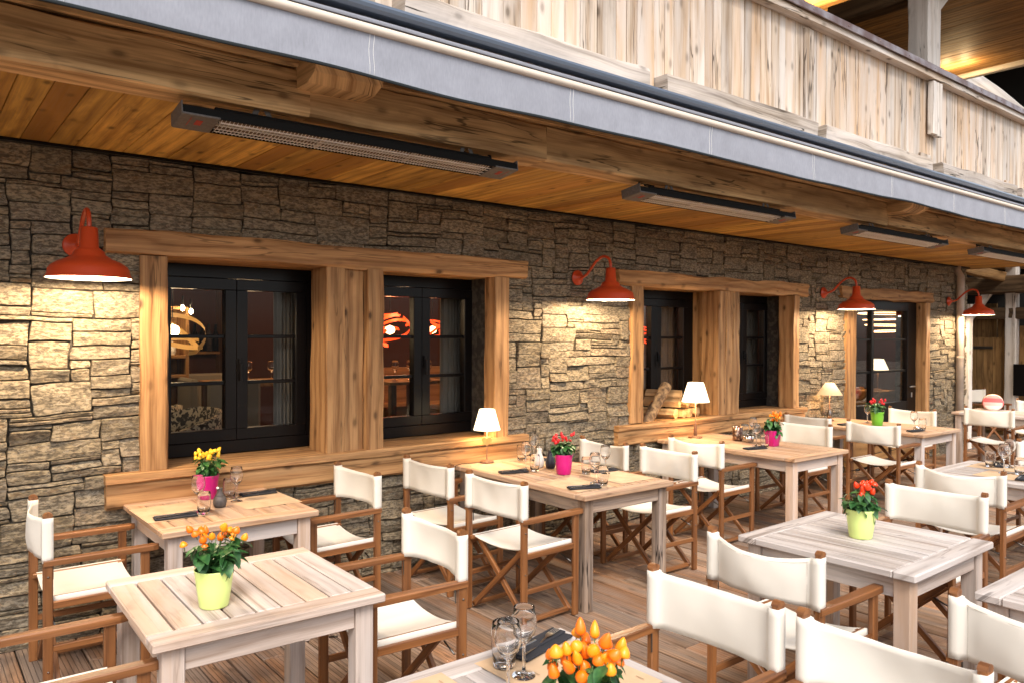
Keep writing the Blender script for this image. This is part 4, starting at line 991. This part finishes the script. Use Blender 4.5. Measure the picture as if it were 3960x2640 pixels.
# ------------------------------------------------------------------ tables
def make_table(w_, l_, label, loc, rz=0, ns=7, top='table', leg='table', group='weathered teak tables on the terrace', gp=.0025):
    t = thing('wooden_table', label, 'table', loc, rz, group); T = .034; zc = TZ-T/2; e = .095
    q = MB()
    def rslab(x0, x1, y0, y1, g_):
        q.box(((x0+x1)/2, (y0+y1)/2, zc+rng.uniform(-.0008, .0008)), (x1-x0, y1-y0, T), bev=.0055, grain=g_)
    rslab(-w_/2, w_/2, -l_/2, -l_/2+e, 0); rslab(-w_/2, w_/2, l_/2-e, l_/2, 0)
    sw_ = w_/ns
    for k in range(ns): rslab(-w_/2+k*sw_+(gp if k else 0), -w_/2+(k+1)*sw_-(gp if k < ns-1 else 0), -l_/2+e+.0015, l_/2-e-.0015, 1)
    q.build('tabletop', M[top], t)
    lg = .072; ix, iy = w_/2-.035-lg/2, l_/2-.035-lg/2
    for sx in (-1, 1):
        for sy in (-1, 1):
            q = MB(); q.box((sx*ix, sy*iy, (TZ-T)/2), (lg, lg, TZ-T), bev=.004, grain=2); q.build('leg', M[leg], t)
    for sy in (-1, 1): q = MB(); q.box((0, sy*(iy+.012), TZ-T-.046), (2*ix-lg-.001, .024, .09), bev=.003, grain=0); q.build('apron', M[leg], t)
    for sx in (-1, 1): q = MB(); q.box((sx*(ix+.012), 0, TZ-T-.046), (.024, 2*iy-lg-.001, .09), bev=.003, grain=1); q.build('apron', M[leg], t)
    q = MB(); q.box((0, 0, TZ-T-.02), (.05, l_-.14, .03)); q.build('under_brace', M[leg], t)
    return t
make_table(.825, .825, 'small table under the first sill, laid for two, with yellow peppers', (1.415, 4.455, 0), R(.5), 9, 'tabletop_warm')
make_table(.825, .80, 'bare pale slatted table at the front left holding only a lime pot', (1.04, 3.0, 0), R(-1), 9, gp=.0038)
make_table(.83, 1.435, 'long worn table laid for four, with the heart lamp and magenta pot', (3.68, 4.12, 0), 0, 11, 'tabletop_warm', 'tableworn')
make_table(.84, 1.44, 'long table beside the firewood sill, with the square magenta pot', (6.025, 4.15, 0), 0, 11, 'tabletop_warm')
make_table(.88, 1.40, 'long table near the glazed door, with the green pot', (8.43, 4.18, 0), 0, 11, 'tabletop_warm')
make_table(.85, .85, 'grey slatted table at the front right holding a lime pot with scarlet peppers', (3.68, 1.88, 0), R(1), 11, 'tablegrey')
make_table(.83, .83, 'grey table at the right picture edge laid with glasses and dark napkins', (6.27, 2.14, 0), 0, 11, 'tablegrey')
make_table(.83, .83, 'bare grey table whose corner shows at the bottom right picture edge', (3.665, .81, 0), 0, 11, 'tablegrey')
make_table(.83, 1.43, 'long table at the bottom of the picture with glasses and big orange peppers', (1.325, 1.215, 0), 0, 9, 'tablegrey')
make_table(.85, 1.40, 'farthest table at the right picture edge before the shed', (11.2, 3.65, 0), 0, 9)

# ------------------------------------------------------------------ things on the tables
def place_mat(x, y, rz, label, w_=.42, l_=.30):
    q = MB(); P = []
    for i in range(9):
        for j in range(7): P.append((-w_/2+w_*i/8, -l_/2+l_*j/6, .0015+.0012*noise.noise(Vector((i*.6+x*9, j*.6+y*9, 1)))))
    q.grid(P, 8, 6, flip=True, mi=0)
    rr = random.Random(int(x*1000)); 
    for c in range(4):                                    # faint unreadable menu lines
        for r_ in range(8):
            if rr.random() < .35: continue
            xx = -w_/2+.04+c*(w_-.08)/3.4; yy = -l_/2+.035+r_*(l_-.06)/8; ln = rr.uniform(.02, .06)
            q.add([(xx, yy, .0042), (xx+ln, yy, .0042), (xx+ln, yy+.0028, .0042), (xx, yy+.0028, .0042)], [(0, 1, 2, 3)], mi=1)
    o = q.build('placemat', [M['paper'], M['print']], loc=(x, y, TZ), rz=rz); tag(o, label, 'placemat', 'brown paper placemats')
def napkin(x, y, rz, label, where, cutl=True, l_=.215, w_=.075):
    q = MB(); q.box((0, 0, .006), (l_, w_, .007), bev=.003); q.box((.004, .012, .012), (l_*.98, w_*.6, .007), bev=.003)
    tag(q.build('napkin', M['napkin'], loc=(x, y, TZ+.003), rz=rz), label, 'napkin', 'folded dark napkins')
    if not cutl: return
    q = MB(); z0 = .0175                                   # fork
    P = []
    prof = [(-.10, .0035), (-.06, .0045), (-.01, .003), (.03, .0028), (.045, .009), (.06, .0115), (.068, .0118)]
    for i, (a, b_) in enumerate(prof):
        zz = z0+(.010*math.sin(max(0, (a-.0))/.07*PI*.6) if a > 0 else 0)
        P += [(a, -b_, zz), (a, b_, zz)]
    q.grid(P, len(prof)-1, 1, flip=True)
    for k in range(4): y_ = -.0095+k*.00633; q.box((.088, y_, z0+.009), (.042, .0026, .0016), bev=.0004)
    tag(q.build('fork', M['steel'], loc=(x, y-.008, TZ), rz=rz+.12), 'steel fork on '+where, 'fork', 'steel forks on napkins')
    q = MB(); q.box((-.05, 0, z0+.001), (.10, .009, .004), bev=.0015); q.box((.045, 0, z0), (.095, .015, .0018), bev=.0006)
    tag(q.build('knife', M['steel'], loc=(x, y+.018, TZ), rz=rz-.03), 'steel knife on '+where, 'knife', 'steel knives on napkins')
WINE = MB(); o_ = [(.0, .0), (.034, .0), (.0335, .002), (.018, .005), (.006, .012), (.0042, .03), (.004, .075), (.006, .092), (.018, .104), (.030, .120), (.0365, .140), (.0375, .156), (.035, .175), (.0305, .198), (.0300, .200), (.0292, .199), (.0337, .175), (.0362, .156), (.0352, .141), (.029, .122), (.016, .107), (.0, .101)]
WINE.lathe(o_, n=32); wine0 = WINE.build('wine_glass', M['wineglass']); wused = [0]
TUM = MB(); TUM.lathe([(0, 0), (.026, 0), (.030, .003), (.0345, .04), (.0362, .07), (.0355, .100), (.0335, .118), (.0328, .119), (.0322, .118), (.0343, .100), (.035, .07), (.0333, .04), (.028, .014), (.0, .011)], n=32); tum0 = TUM.build('tumbler', M['wineglass']); tused = [0]
def glassw(x, y, label, s_=1.0):
    o = wine0 if not wused[0] else wine0.copy()
    if wused[0]: COL.objects.link(o)
    wused[0] = 1; o.location = (x, y, TZ+.0035); o.scale = (s_, s_, s_); o.rotation_euler = (0, 0, 0); tag(o, label, 'wine glass', 'empty stemmed wine glasses')
def tumb(x, y, label, s_=1.0):
    o = tum0 if not tused[0] else tum0.copy()
    if tused[0]: COL.objects.link(o)
    tused[0] = 1; o.location = (x, y, TZ+.0035); o.scale = (s_, s_, s_); tag(o, label, 'tumbler', 'empty water tumblers')
def plant(x, y, z, pot, pepcol, label, seed, r1=.069, r0=.051, h=.135, npep=13, sq=0, spread=.10, ph=.15, up_=.0, leaf='leaf', psize=1.0, zrot=0):
    rr = random.Random(seed); t = thing('potted_pepper_plant', label, 'potted plant', (x, y, z), zrot, 'ornamental pepper plants in glazed pots')
    q = MB(); q.lathe([(0, .0), (r0-.003, 0), (r0, .004), (r0+(r1-r0)*.5, h*.5), (r1-.001, h-.004), (r1, h), (r1-.003, h+.001), (r1-.006, h-.004), (r0-.003, .012), (0, .010)], n=40, sq=sq); q.build('pot', M[pot], t)
    q = MB(); q.lathe([(0, h-.012), (r1-.008, h-.016)], n=24); q.build('soil', M['soil'], t)
    stems = MB(); fol = MB(); tips = []
    for k in range(17):
        a = rr.random()*6.28; rad = spread*math.sqrt(rr.random())*.85; th_ = ph*rr.uniform(.35, .85)
        b0 = Vector((math.cos(a)*rad*.25, math.sin(a)*rad*.25, h-.015)); b2 = Vector((math.cos(a)*rad, math.sin(a)*rad, h+th_)); b1 = (b0+b2)/2+Vector((0, 0, .02))
        stems.tube([b0, b1, b2], [.0028, .0022, .0015], 6); tips.append((b0, b1, b2))
    for k in range(150):
        b0, b1, b2 = rr.choice(tips); s_ = rr.uniform(.25, 1); base = b0.lerp(b2, s_)+Vector((rr.uniform(-.01, .01), rr.uniform(-.01, .01), rr.uniform(-.008, .01)))
        a = rr.random()*6.28; el_ = rr.uniform(-1.15, .3); L_ = rr.uniform(.036, .074); W_ = L_*rr.uniform(.24, .34)
        dr = Vector((math.cos(a)*math.cos(el_), math.sin(a)*math.cos(el_), math.sin(el_))); sd_ = dr.cross(Vector((0, 0, 1))).normalized(); nn = sd_.cross(dr)
        vs = []
        for i, (f_, wd) in enumerate(((0, .05), (.25, .8), (.5, 1), (.75, .65), (1, .02))):
            c = base+dr*L_*(f_+.15)+nn*(-.25*L_*f_*f_); 
            for s2 in (-1, 0, 1): vs.append(c+sd_*(s2*W_*wd)+nn*(abs(s2)*W_*wd*.35))
        fs = [(i*3+j, i*3+j+1, (i+1)*3+j+1, (i+1)*3+j) for i in range(4) for j in (0, 1)]
        fol.add(vs, fs, smooth=True)
    stems.build('stem', M['stem'], t); fol.build('foliage', M[leaf], t)
    done = []; cl = [(rr.random()*6.28, rr.uniform(.35, .8)) for _ in range(7)]
    for k in range(npep+5):
        for _ in range(40):
            ca = rr.choice(cl); a = ca[0]+rr.gauss(0, .35); rad = spread*max(.05, min(1, ca[1]+rr.gauss(0, .15))); zz = h+ph*rr.uniform(.58, 1.0)+up_
            p = Vector((math.cos(a)*rad, math.sin(a)*rad, zz))
            if all((p-q_).length > .0185*psize for q_ in done): break
        done.append(p); L_ = rr.uniform(.024, .037)*psize; W_ = rr.uniform(.0095, .0125)*psize
        if rr.random() < .35: L_ *= .7; W_ *= 1.15
        dr = Vector((math.cos(a)*rr.uniform(0, .6), math.sin(a)*rr.uniform(0, .6), rr.uniform(.5, 1))).normalized()
        X_ = Matrix.Translation(p) @ dr.to_track_quat('Z', 'Y').to_matrix().to_4x4()
        q = MB(); q.lathe([(0, 0), (W_*.55, .002*psize), (W_*.95, L_*.18), (W_, L_*.35), (W_*.85, L_*.6), (W_*.5, L_*.85), (W_*.15, L_), (0, L_*1.02)], n=14, X=X_)
        q.build('pepper', M[pepcol if not (pepcol == 'orange' and rr.random() < .4) else 'orangelight'], t)
        q = MB(); q.tube([p, p-dr*.012-Vector((0, 0, .006))], .0016, 5); q.build('pepper_stalk', M['stem'], t)
    return t
TT = TZ+.001
# sill table
place_mat(1.16, 4.49, R(1), 'brown paper placemat on the left half of the yellow pepper table', .33, .40)
place_mat(1.675, 4.50, R(1), 'brown paper placemat on the right half of the yellow pepper table', .33, .40)
napkin(1.145, 4.335, R(-5), 'dark folded napkin on the left placemat of the yellow pepper table', 'the left napkin of the yellow pepper table')
napkin(1.71, 4.66, R(-2), 'dark folded napkin on the right placemat of the yellow pepper table', 'the right napkin of the yellow pepper table')
glassw(1.28, 4.40, 'wine glass left of the brown vase, in front of the magenta pot with yellow peppers'); tumb(1.29, 4.33, 'tumbler nearest the left napkin on the yellow pepper table')
glassw(1.54, 4.545, 'wine glass right of the brown vase on the yellow pepper table'); tumb(1.53, 4.64, 'tumbler behind the right wine glass on the yellow pepper table')
plant(1.43, 4.735, TT, 'pink', 'yellow', 'magenta pot of yellow peppers on the table under the first sill', 21, r1=.068, r0=.052, h=.14, npep=15, ph=.13, spread=.085, psize=1.15)
t = thing('pepper_vase', 'small brown stoneware vase between the glasses on the yellow pepper table', 'vase', (1.415, 4.455, TT))
q = MB(); q.lathe([(0, 0), (.026, 0), (.033, .008), (.038, .028), (.034, .05), (.019, .075), (.0145, .088), (.015, .104), (.016, .108), (.012, .108), (.011, .09), (0, .085)], n=32); q.build('body', M['vase'], t)
q = MB(); q.lathe([(.0255, .0655), (.0262, .0665), (.0255, .0675)], n=32); q.build('groove_ring', M['black'], t)
q = MB(); q.lathe([(0, .0), (.006, .002), (.008, .008), (.005, .014), (0, .015)], (-.015, -.01, .104), 10); q.build('knob', M['whitecer'], t)
for k, (gx, gy) in enumerate(((2.55, 7.2), (2.75, 7.15), (2.95, 7.25), (3.80, 6.65), (4.0, 6.7), (4.15, 6.6))):
    glassw(gx, gy, 'x'); o = [q_ for q_ in COL.objects if q_.name.startswith('wine_glass')][-1]; o.location.z = IF+.762; o['label'] = 'small glass on the indoor table behind the %s window' % ('left' if k < 3 else 'second'); o['group'] = 'glasses on the indoor tables, %s window' % ('left' if k < 3 else 'second')
# front-left
plant(.885, 2.85, TT, 'lime', 'orange', 'lime pot of orange peppers on the bare front left table', 22, npep=17, ph=.14, spread=.105, psize=1.1)
# heart lamp table
def table_lamp(loc, label, rb, rtp, hb, hh, mat, stand='rust', e=4, base_r=.055):
    t = thing('table_lamp', label, 'table lamp', loc)
    q = MB(); q.lathe([(rb, hb), (rtp, hb+hh), (rtp-.0015, hb+hh), (rb-.0015, hb)], n=36, closed=True); s_ = q.build('lamp_shade', mat, t)
    q = MB(); q.lathe([(0, 0), (base_r, 0), (base_r, .006), (base_r*.85, .013), (.010, .020), (.005, .03), (.005, hb+.04), (0, hb+.04)], n=24); q.build('lamp_stand', M[stand], t)
    q = MB(); q.lathe([(0, 0), (.015, .012), (.018, .03), (.010, .055), (0, .06)], (0, 0, hb+.045), 14); q.build('bulb', M['bulb'], t)
    l = bpy.data.lights.new('table_lamp_light', 'POINT'); l.energy = e; l.color = (1, .66, .33); l.shadow_soft_size = .03
    lo = bpy.data.objects.new('table_lamp_light', l); COL.objects.link(lo); lo.location = (loc[0], loc[1], loc[2]+hb+.035)
    return t, s_
def heart_pts(s_, n_=40):
    out = []
    for i in range(n_):
        a = 2*PI*i/n_; out.append((s_*16*math.sin(a)**3/17, s_*(13*math.cos(a)-5*math.cos(2*a)-2*math.cos(3*a)-math.cos(4*a))/17))
    return out
t, s_ = table_lamp((3.535, 4.775, TT), 'lit white shade lamp with a wooden heart on its stem, by the first sill', .104, .060, .252, .158, M['shadelit'], e=5)
q = MB(); hp = heart_pts(.040, 36); X_ = Matrix.Rotation(R(-37), 4, 'Z')
vs = [(a*1.05, -.011, .165+b_*1.1) for a, b_ in hp]+[(a*1.05, .011, .165+b_*1.1) for a, b_ in hp]; n_ = len(hp)
q.add(vs, [tuple(range(n_))[::-1], tuple(range(n_, 2*n_))]+[(i, (i+1) % n_, n_+(i+1) % n_, n_+i) for i in range(n_)], [[(vs[k][2], vs[k][0]) for k in f] for f in [tuple(range(n_))[::-1], tuple(range(n_, 2*n_))]+[(i, (i+1) % n_, n_+(i+1) % n_, n_+i) for i in range(n_)]], X=X_); q.build('wooden_heart', M['heart'], t)
q = MB()
def onshade(a, b_, rb, rtp, hb, hh, ang):     # wrap a flat motif round the cone
    zz = hb+hh*.5+b_; f_ = (zz-hb)/hh; r_ = rb+(rtp-rb)*f_+.0012; th_ = ang+a/r_; return (r_*math.cos(th_), r_*math.sin(th_), zz)
ang = R(-118)+R(12)+.35
for sc in (.033, .029): q.tube([onshade(a, b_, .104, .06, .252, .158, ang) for a, b_ in heart_pts(sc)+heart_pts(sc)[:1]], .0007, 4)
for (cx_, cy_) in ((-.014, .012), (.014, .012), (0, -.012), (0, .004)):
    q.tube([onshade(cx_+.0045*math.cos(k), cy_+.0045*math.sin(k), .104, .06, .252, .158, ang) for k in range(7)], .0006, 4)
q.build('heart_motif', simple('red_brown_print', (.35, .09, .03), .8), s_)
q = MB(); q.tube([(-.01, -.02, .012), (-.10, .01, .006), (-.22, .02, .008), (-.29, .0, .004), (-.31, -.01, -.03), (-.32, -.01, -.2)], .003, 6); q.build('cord', M['black'], t)
place_mat(3.45, 4.49, R(90), 'lamplit paper placemat at the far left seat of the heart lamp table', .42, .30)
place_mat(3.92, 4.47, R(90), 'paper placemat at the far right seat of the heart lamp table', .42, .30)
place_mat(3.48, 3.73, R(90), 'paper placemat at the near left seat of the heart lamp table', .42, .32)
place_mat(3.90, 3.76, R(90), 'paper placemat at the near right seat of the heart lamp table', .42, .32)
napkin(3.42, 4.30, R(-14), 'dark napkin at the far left seat of the heart lamp table', 'the far left napkin of the heart lamp table')
napkin(3.43, 3.585, R(-22), 'dark napkin at the near left seat of the heart lamp table', 'the near left napkin of the heart lamp table')
napkin(3.97, 3.95, R(-10), 'dark napkin at the near right seat of the heart lamp table', 'the near right napkin of the heart lamp table')
napkin(3.94, 4.56, R(-10), 'dark napkin at the far right seat of the heart lamp table', 'the far right napkin of the heart lamp table')
glassw(3.555, 4.325, 'wine glass left of the white shaker on the heart lamp table'); tumb(3.58, 4.255, 'tumbler in front of the white shaker on the heart lamp table')
glassw(3.88, 4.62, 'wine glass farthest from the camera on the heart lamp table'); tumb(3.80, 4.68, 'tumbler farthest from the camera on the heart lamp table')
tumb(3.80, 3.95, 'tumbler right of the magenta pot on the heart lamp table'); glassw(3.61, 3.67, 'nearest wine glass on the heart lamp table'); tumb(3.60, 3.585, 'nearest tumbler on the heart lamp table')
glassw(3.92, 3.88, 'wine glass at the near right seat of the heart lamp table')
def shaker(x, y, mat, label, h=.15):
    t = thing('spice_mill', label, 'spice mill', (x, y, TT)); k = h/.15
    q = MB(); q.lathe([(0, 0), (.026, 0), (.034, .010*k), (.0385, .035*k), (.036, .06*k), (.025, .09*k), (.018, .112*k), (.018, .13*k), (.0205, .137*k), (.019, .14*k), (0, .139*k)], n=32); q.build('body', M[mat], t)
    q = MB(); q.lathe([(.013, .138*k), (.012, .144*k), (.004, .147*k), (.0025, .156*k), (0, .158*k)], n=16); q.build('cap', M['steel'], t)
shaker(3.715, 4.365, 'whitecer', 'white ceramic spice mill beside the dark one on the heart lamp table'); shaker(3.757, 4.285, 'navy', 'dark blue spice mill left of the magenta pot on the heart lamp table', .145)
plant(3.675, 4.05, TT, 'pink', 'redp', 'magenta pot of red peppers on the heart lamp table', 23, r1=.066, r0=.050, h=.14, npep=13, ph=.13, spread=.085)
# firewood-side table
t, s_ = table_lamp((6.0, 4.73, TT), 'lit white shade lamp on a rusty stem in front of the stacked firewood', .132, .075, .345, .185, M['shadelit'], e=6, base_r=.068)
q = MB()
for k in range(3):
    an = R(-118)+(k-1)*.62+.2
    q.tube([onshade(a, b_-.055, .132, .075, .345, .185, an) for a, b_ in ((-.02, 0), (-.008, .008), (0, .016), (.008, .006), (.02, 0), (-.02, 0))], .0008, 4); q.tube([onshade(a, b_-.055, .132, .075, .345, .185, an) for a, b_ in ((-.012, .01), (-.006, .02), (.004, .012))], .0008, 4)
q.build('leaf_motif', simple('brown_print', (.3, .16, .06), .8), s_)
q = MB(); q.lathe([(.012, 0), (.018, .04), (.014, .12), (.006, .14)], n=12); q.build('lower_stem', M['rust'], t)
q = MB(); q.lathe([(0, 0), (.044, 0), (.047, .01), (.047, .13), (.0455, .131), (.044, .13), (.044, .01), (0, .008)], n=32); tag(q.build('candle_holder', M['mercury'], loc=(6.14, 4.35, TT)), 'mottled bronze glass candle holder on the table with the square magenta pot', 'candle holder')
q = MB(); q.lathe([(0, 0), (.03, 0), (.046, .014), (.0535, .036), (.048, .058), (.036, .07), (.034, .069), (.045, .056), (.05, .036), (.04, .012), (0, .008)], n=36); tag(q.build('silver_bowl', M['silver'], loc=(6.115, 4.215, TT)), 'round silver tealight bowl beside the bronze candle holder', 'bowl')
tumb(6.44, 4.48, 'tumbler behind the silver bowl on the table with the square magenta pot'); glassw(5.98, 4.04, 'near wine glass left of the square magenta pot'); glassw(6.40, 4.36, 'far wine glass behind the silver bowl'); tumb(5.92, 3.915, 'tumbler right in front of the square magenta pot')
napkin(5.80, 3.93, R(-15), 'dark napkin by the tumbler before the square magenta pot', 'the napkin before the square magenta pot')
place_mat(5.80, 4.06, R(90), 'paper placemat near the square magenta pot', .42, .30); place_mat(5.82, 4.52, R(90), 'paper placemat near the bronze candle holder', .36, .28)
plant(6.10, 3.955, TT, 'pink', 'orange', 'square magenta pot of orange peppers on the table by the firewood', 24, r1=.060, r0=.042, h=.14, npep=12, ph=.14, spread=.075, sq=.75, psize=1.1)
# table by the door
t, s_ = table_lamp((8.46, 4.74, TT), 'small cone shade lamp on a dark iron stem left of the glazed door', .142, .048, .30, .140, M['shadedim'], e=2.2, base_r=.05)
q = MB(); q.lathe([(.03, .01), (.026, .05), (.034, .07), (.024, .10), (.012, .13)], n=12); q.build('lower_stem', M['bolt'], t)
plant(8.43, 4.165, TT, 'green', 'redp', 'green pot of red peppers on the table near the glazed door', 25, r1=.070, r0=.054, h=.15, npep=10, ph=.12, spread=.10)
glassw(8.27, 3.70, 'wine glass in front of the door side chair on the green pot table'); tumb(8.42, 3.68, 'tumbler beside the near napkin on the green pot table'); glassw(8.60, 4.36, 'wine glass behind the green pot')
napkin(8.22, 3.66, R(-10), 'dark napkin at the near edge of the green pot table', 'the near napkin of the green pot table', False); napkin(8.2, 4.40, R(-10), 'dark napkin at the far seat of the green pot table', 'the far napkin of the green pot table', False)
q = MB(); q.lathe([(0, 0), (.02, 0), (.03, .02), (.026, .035), (.024, .034), (.027, .02), (0, .006)], n=24); tag(q.build('tealight_glass', M['silver'], loc=(8.37, 3.71, TT)), 'little shiny tealight between the glasses of the green pot table', 'tealight')
# front right table
plant(3.68, 1.895, TT, 'lime', 'scarlet', 'lime pot of scarlet peppers on the grey front right table', 26, r1=.071, r0=.053, h=.14, npep=9, ph=.12, spread=.085, psize=1.25)
# right edge table
place_mat(6.13, 2.06, R(90), 'paper placemat at the near seat of the glass laid table', .42, .32); place_mat(6.48, 2.26, R(90), 'paper placemat at the far seat of the glass laid table', .38, .30)
tumb(6.44, 2.32, 'left tumbler on the glass laid table at the right edge'); glassw(6.22, 2.15, 'wine glass on the glass laid table at the right edge', 1.05); glassw(6.53, 2.22, 'wine glass behind the first on the glass laid table at the right edge', 1.05); tumb(6.25, 2.06, 'tumbler cut by the right picture edge')
napkin(6.08, 1.98, R(10), 'dark napkin with fork at the near seat of the glass laid table', 'the near napkin of the glass laid table'); napkin(6.55, 2.30, R(20), 'dark napkin at the far seat of the glass laid table', 'the far napkin of the glass laid table')
# bottom table
place_mat(1.52, 1.66, R(92), 'paper placemat under the big orange peppers at the bottom', .44, .34)
place_mat(1.08, 1.66, R(90), 'paper placemat at the left seat of the bottom table', .44, .30)
napkin(1.575, 1.845, R(14), 'dark napkin behind the big orange peppers', 'the napkin behind the big orange peppers', True, .25, .09)
glassw(1.405, 1.715, 'tallest wine glass in front on the bottom table'); tumb(1.40, 1.80, 'tumbler behind the front wine glass on the bottom table', 1.1); glassw(1.30, 1.655, 'wine glass cut by the bottom picture edge', 1.0)
plant(1.275, 1.315, TT, 'pink', 'orange', 'big cluster of orange peppers at the bottom picture edge', 27, npep=26, ph=.15, h=.105, spread=.10, psize=1.25, up_=.0)
# far table: cushion
q = MB(); P = []
t = thing('striped_cushion', 'round pink striped cushion leaning with dark and orange ones at the far right', 'cushion', (11.45, 4.10, TT), R(200))
for k, (mt, dx) in enumerate((('stripes', 0), ('ribbontan', -.07), ('navy', -.12))):
    q = MB(); prof = [(0, -.022), (.12, -.022), (.138, 0), (.12, .022), (0, .022)]; q.lathe([(a*(.9), b_) for a, b_ in prof], n=32, X=Matrix.Translation((dx, .0, .10)) @ Matrix.Rotation(R(68), 4, 'Y') @ Matrix.Scale(.95, 4, (1, 0, 0)))
    q.build(('striped_face', 'orange_cushion', 'dark_cushion')[k], M['stripes'] if k == 0 else (simple('orange_cloth', (.65, .24, .05), .9) if k == 1 else M['napkin']), t)

# ------------------------------------------------------------------ firewood on the second sill
SZ = .898
def split_log(name, c, d_, r_, label, seed, bark=False, rz=0, tilt=0, roll=0):
    rr = random.Random(seed); q = MB(); n_ = 12 if bark else 5; seg = 8; vs = []
    base = [(r_*rr.uniform(.9, 1.05) if bark else r_*rr.choice((.75, 1, 1.15))) for _ in range(n_)]
    for i in range(seg+1):
        for k in range(n_):
            a = 2*PI*(k+.5)/n_+roll; rr_ = base[k]*(1+.10*noise.noise(Vector((i*.5+seed, k, 2)))); vs.append(((i/seg-.5)*d_, math.cos(a)*rr_, math.sin(a)*rr_*.85))
    fs = [(i*n_+k, i*n_+(k+1) % n_, (i+1)*n_+(k+1) % n_, (i+1)*n_+k) for i in range(seg) for k in range(n_)]; uv = [[(vs[t][0]+seed, vs[t][1]*1.5+vs[t][2]) for t in f] for f in fs]
    X_ = Matrix.Translation(c) @ Matrix.Rotation(rz, 4, 'Z') @ Matrix.Rotation(tilt, 4, 'Y')
    q.add(vs, fs, uv, X=X_, mi=1 if bark else 0, smooth=bark)
    ends = [tuple(range(n_))[::-1], tuple(seg*n_+k for k in range(n_))]; q.add(vs, ends, [[(vs[t][1]*.4+seed, vs[t][2]) for t in f] for f in ends], X=X_, mi=0)
    tag(q.build(name, [M['log'], M['bark']]), label, 'log', 'firewood logs on the second sill')
split_log('firewood_log', (5.74, 5.0, SZ+.150), .50, .058, 'bark covered round log leaning upright against the post on the second sill', 3, True, rz=R(6), tilt=R(-46))
def lg(ex, z, r_, sd_, lb, ro, an=-72, ln=.36):
    a = R(an); split_log('firewood_log', (ex-ln/2*math.cos(a), 4.945-ln/2*math.sin(a), SZ+z), ln, r_, lb, sd_, False, rz=a, roll=ro)
lg(5.97, .055, .062, 12, 'lowest left split log on the second sill, beside the leaning log', .2)
lg(6.095, .045, .052, 14, 'lowest small triangular split log, just left of the lamp stem', .6, -74)
lg(6.20, .048, .052, 15, 'lowest split log right behind the lamp stem', 1.0, -72)
lg(6.31, .052, .056, 16, 'rightmost split log on the second sill', .3, -74)
lg(6.03, .150, .056, 17, 'left split log of the middle layer on the second sill', .9, -66)
lg(6.16, .150, .060, 18, 'split log of the middle layer below the lamp shade', .2, -70)
lg(6.28, .155, .058, 21, 'right split log of the middle layer on the second sill', 1.3, -72)
lg(6.05, .235, .046, 19, 'topmost split log of the firewood stack', .6, -66)

# ------------------------------------------------------------------ timber shed beyond the corner
shed = thing('timber_shed', 'old plank shed with a gate and carved brackets beyond the corner of the stone wall', 'shed', (15.2, 5.5, 0))
def sp(mb, name, mat, parent=None): 
    o = mb.build(name, mat); o.parent = parent or shed; o.location = (-15.2, -5.5, 0) if parent is None else (0, 0, 0); return o
q = MB(); y = 5.42
while y < 8.2: wd = rng.choice((.14, .17, .2)); q.box((15.3, y+wd/2, 1.15), (.04, wd-.006, 2.3), grain=2); y += wd
sp(q, 'plank_wall', M['shed'])
q = MB(); y = 5.30
while y < 5.95: wd = rng.choice((.12, .15, .18)); q.box((15.2, y+wd/2, .88), (.035, wd-.005, 1.64), grain=2); y += wd
gt = sp(q, 'gate', M['shed'])
q = MB(); q.box((15.17, 5.68, 1.52), (.012, .48, .05), grain=1); sp(q, 'strap_hinge', M['bolt'], gt)
q = MB(); q.tube([(15.15, 5.78, .62), (15.13, 5.60, .60), (15.13, 5.40, .55)], .02, 8); q.tube([(15.13, 5.78, .60), (15.11, 5.66, .54), (15.13, 5.56, .59)], .015, 8); sp(q, 'gate_bar', M['bolt'], gt)
q = MB(); y = 4.2
while y < 5.28: wd = rng.choice((.14, .17, .2)); q.box((15.25, y+wd/2, .95 if y < 5.0 else 1.1), (.04, wd-.006, 1.9 if y < 5.0 else 2.2), grain=2); y += wd
sp(q, 'plank_wall', M['shed'])
q = MB()
q.rustic((15.1, 5.12, 0), (15.1, 5.12, 3.2), .16, .18, upv=(0, 1, 0)); q.rustic((15.05, 4.5, 0), (15.05, 4.5, 3.2), .22, .22, upv=(0, 1, 0)); sp(q, 'shed_post', M['postgrey'])
q = MB(); q.rustic((15.1, 4.0, 2.12), (15.1, 8.2, 2.10), .16, .2); q.rustic((15.0, 4.0, 2.62), (15.0, 8.2, 2.58), .3, .3, jit=.03); sp(q, 'shed_beam', M['darkwood'])
q = MB(); q.rustic((14.95, 5.78, 1.98), (14.95, 5.26, 2.75), .10, .12, jit=.012); sp(q, 'carved_bracket', M['postgrey'])
q = MB(); q.rustic((13.6, 5.9, 2.98), (14.9, 5.2, 2.74), .14, .16, jit=.01); sp(q, 'shed_rafter', M['shed'])
for (y, z, r_) in ((5.48, 3.05, .13), (5.12, 3.02, .11)):
    q = MB(); q.tube([(14.7, y, z), (16.3, y, z)], r_, 20); sp(q, 'round_purlin', M['beam'])
q = MB(); q.box((15.9, 6.0, 1.8), (.1, 5, 3.6)); q.box((15.4, 8.3, 1.8), (2, .1, 3.6)); sp(q, 'dark_interior', M['darkvoid'])
q = MB(); q.box((14.98, 4.93, .98), (.03, .24, .54)); tag(q.build('menu_board', M['black']), 'dark framed board on the far post at the right picture edge', 'board')
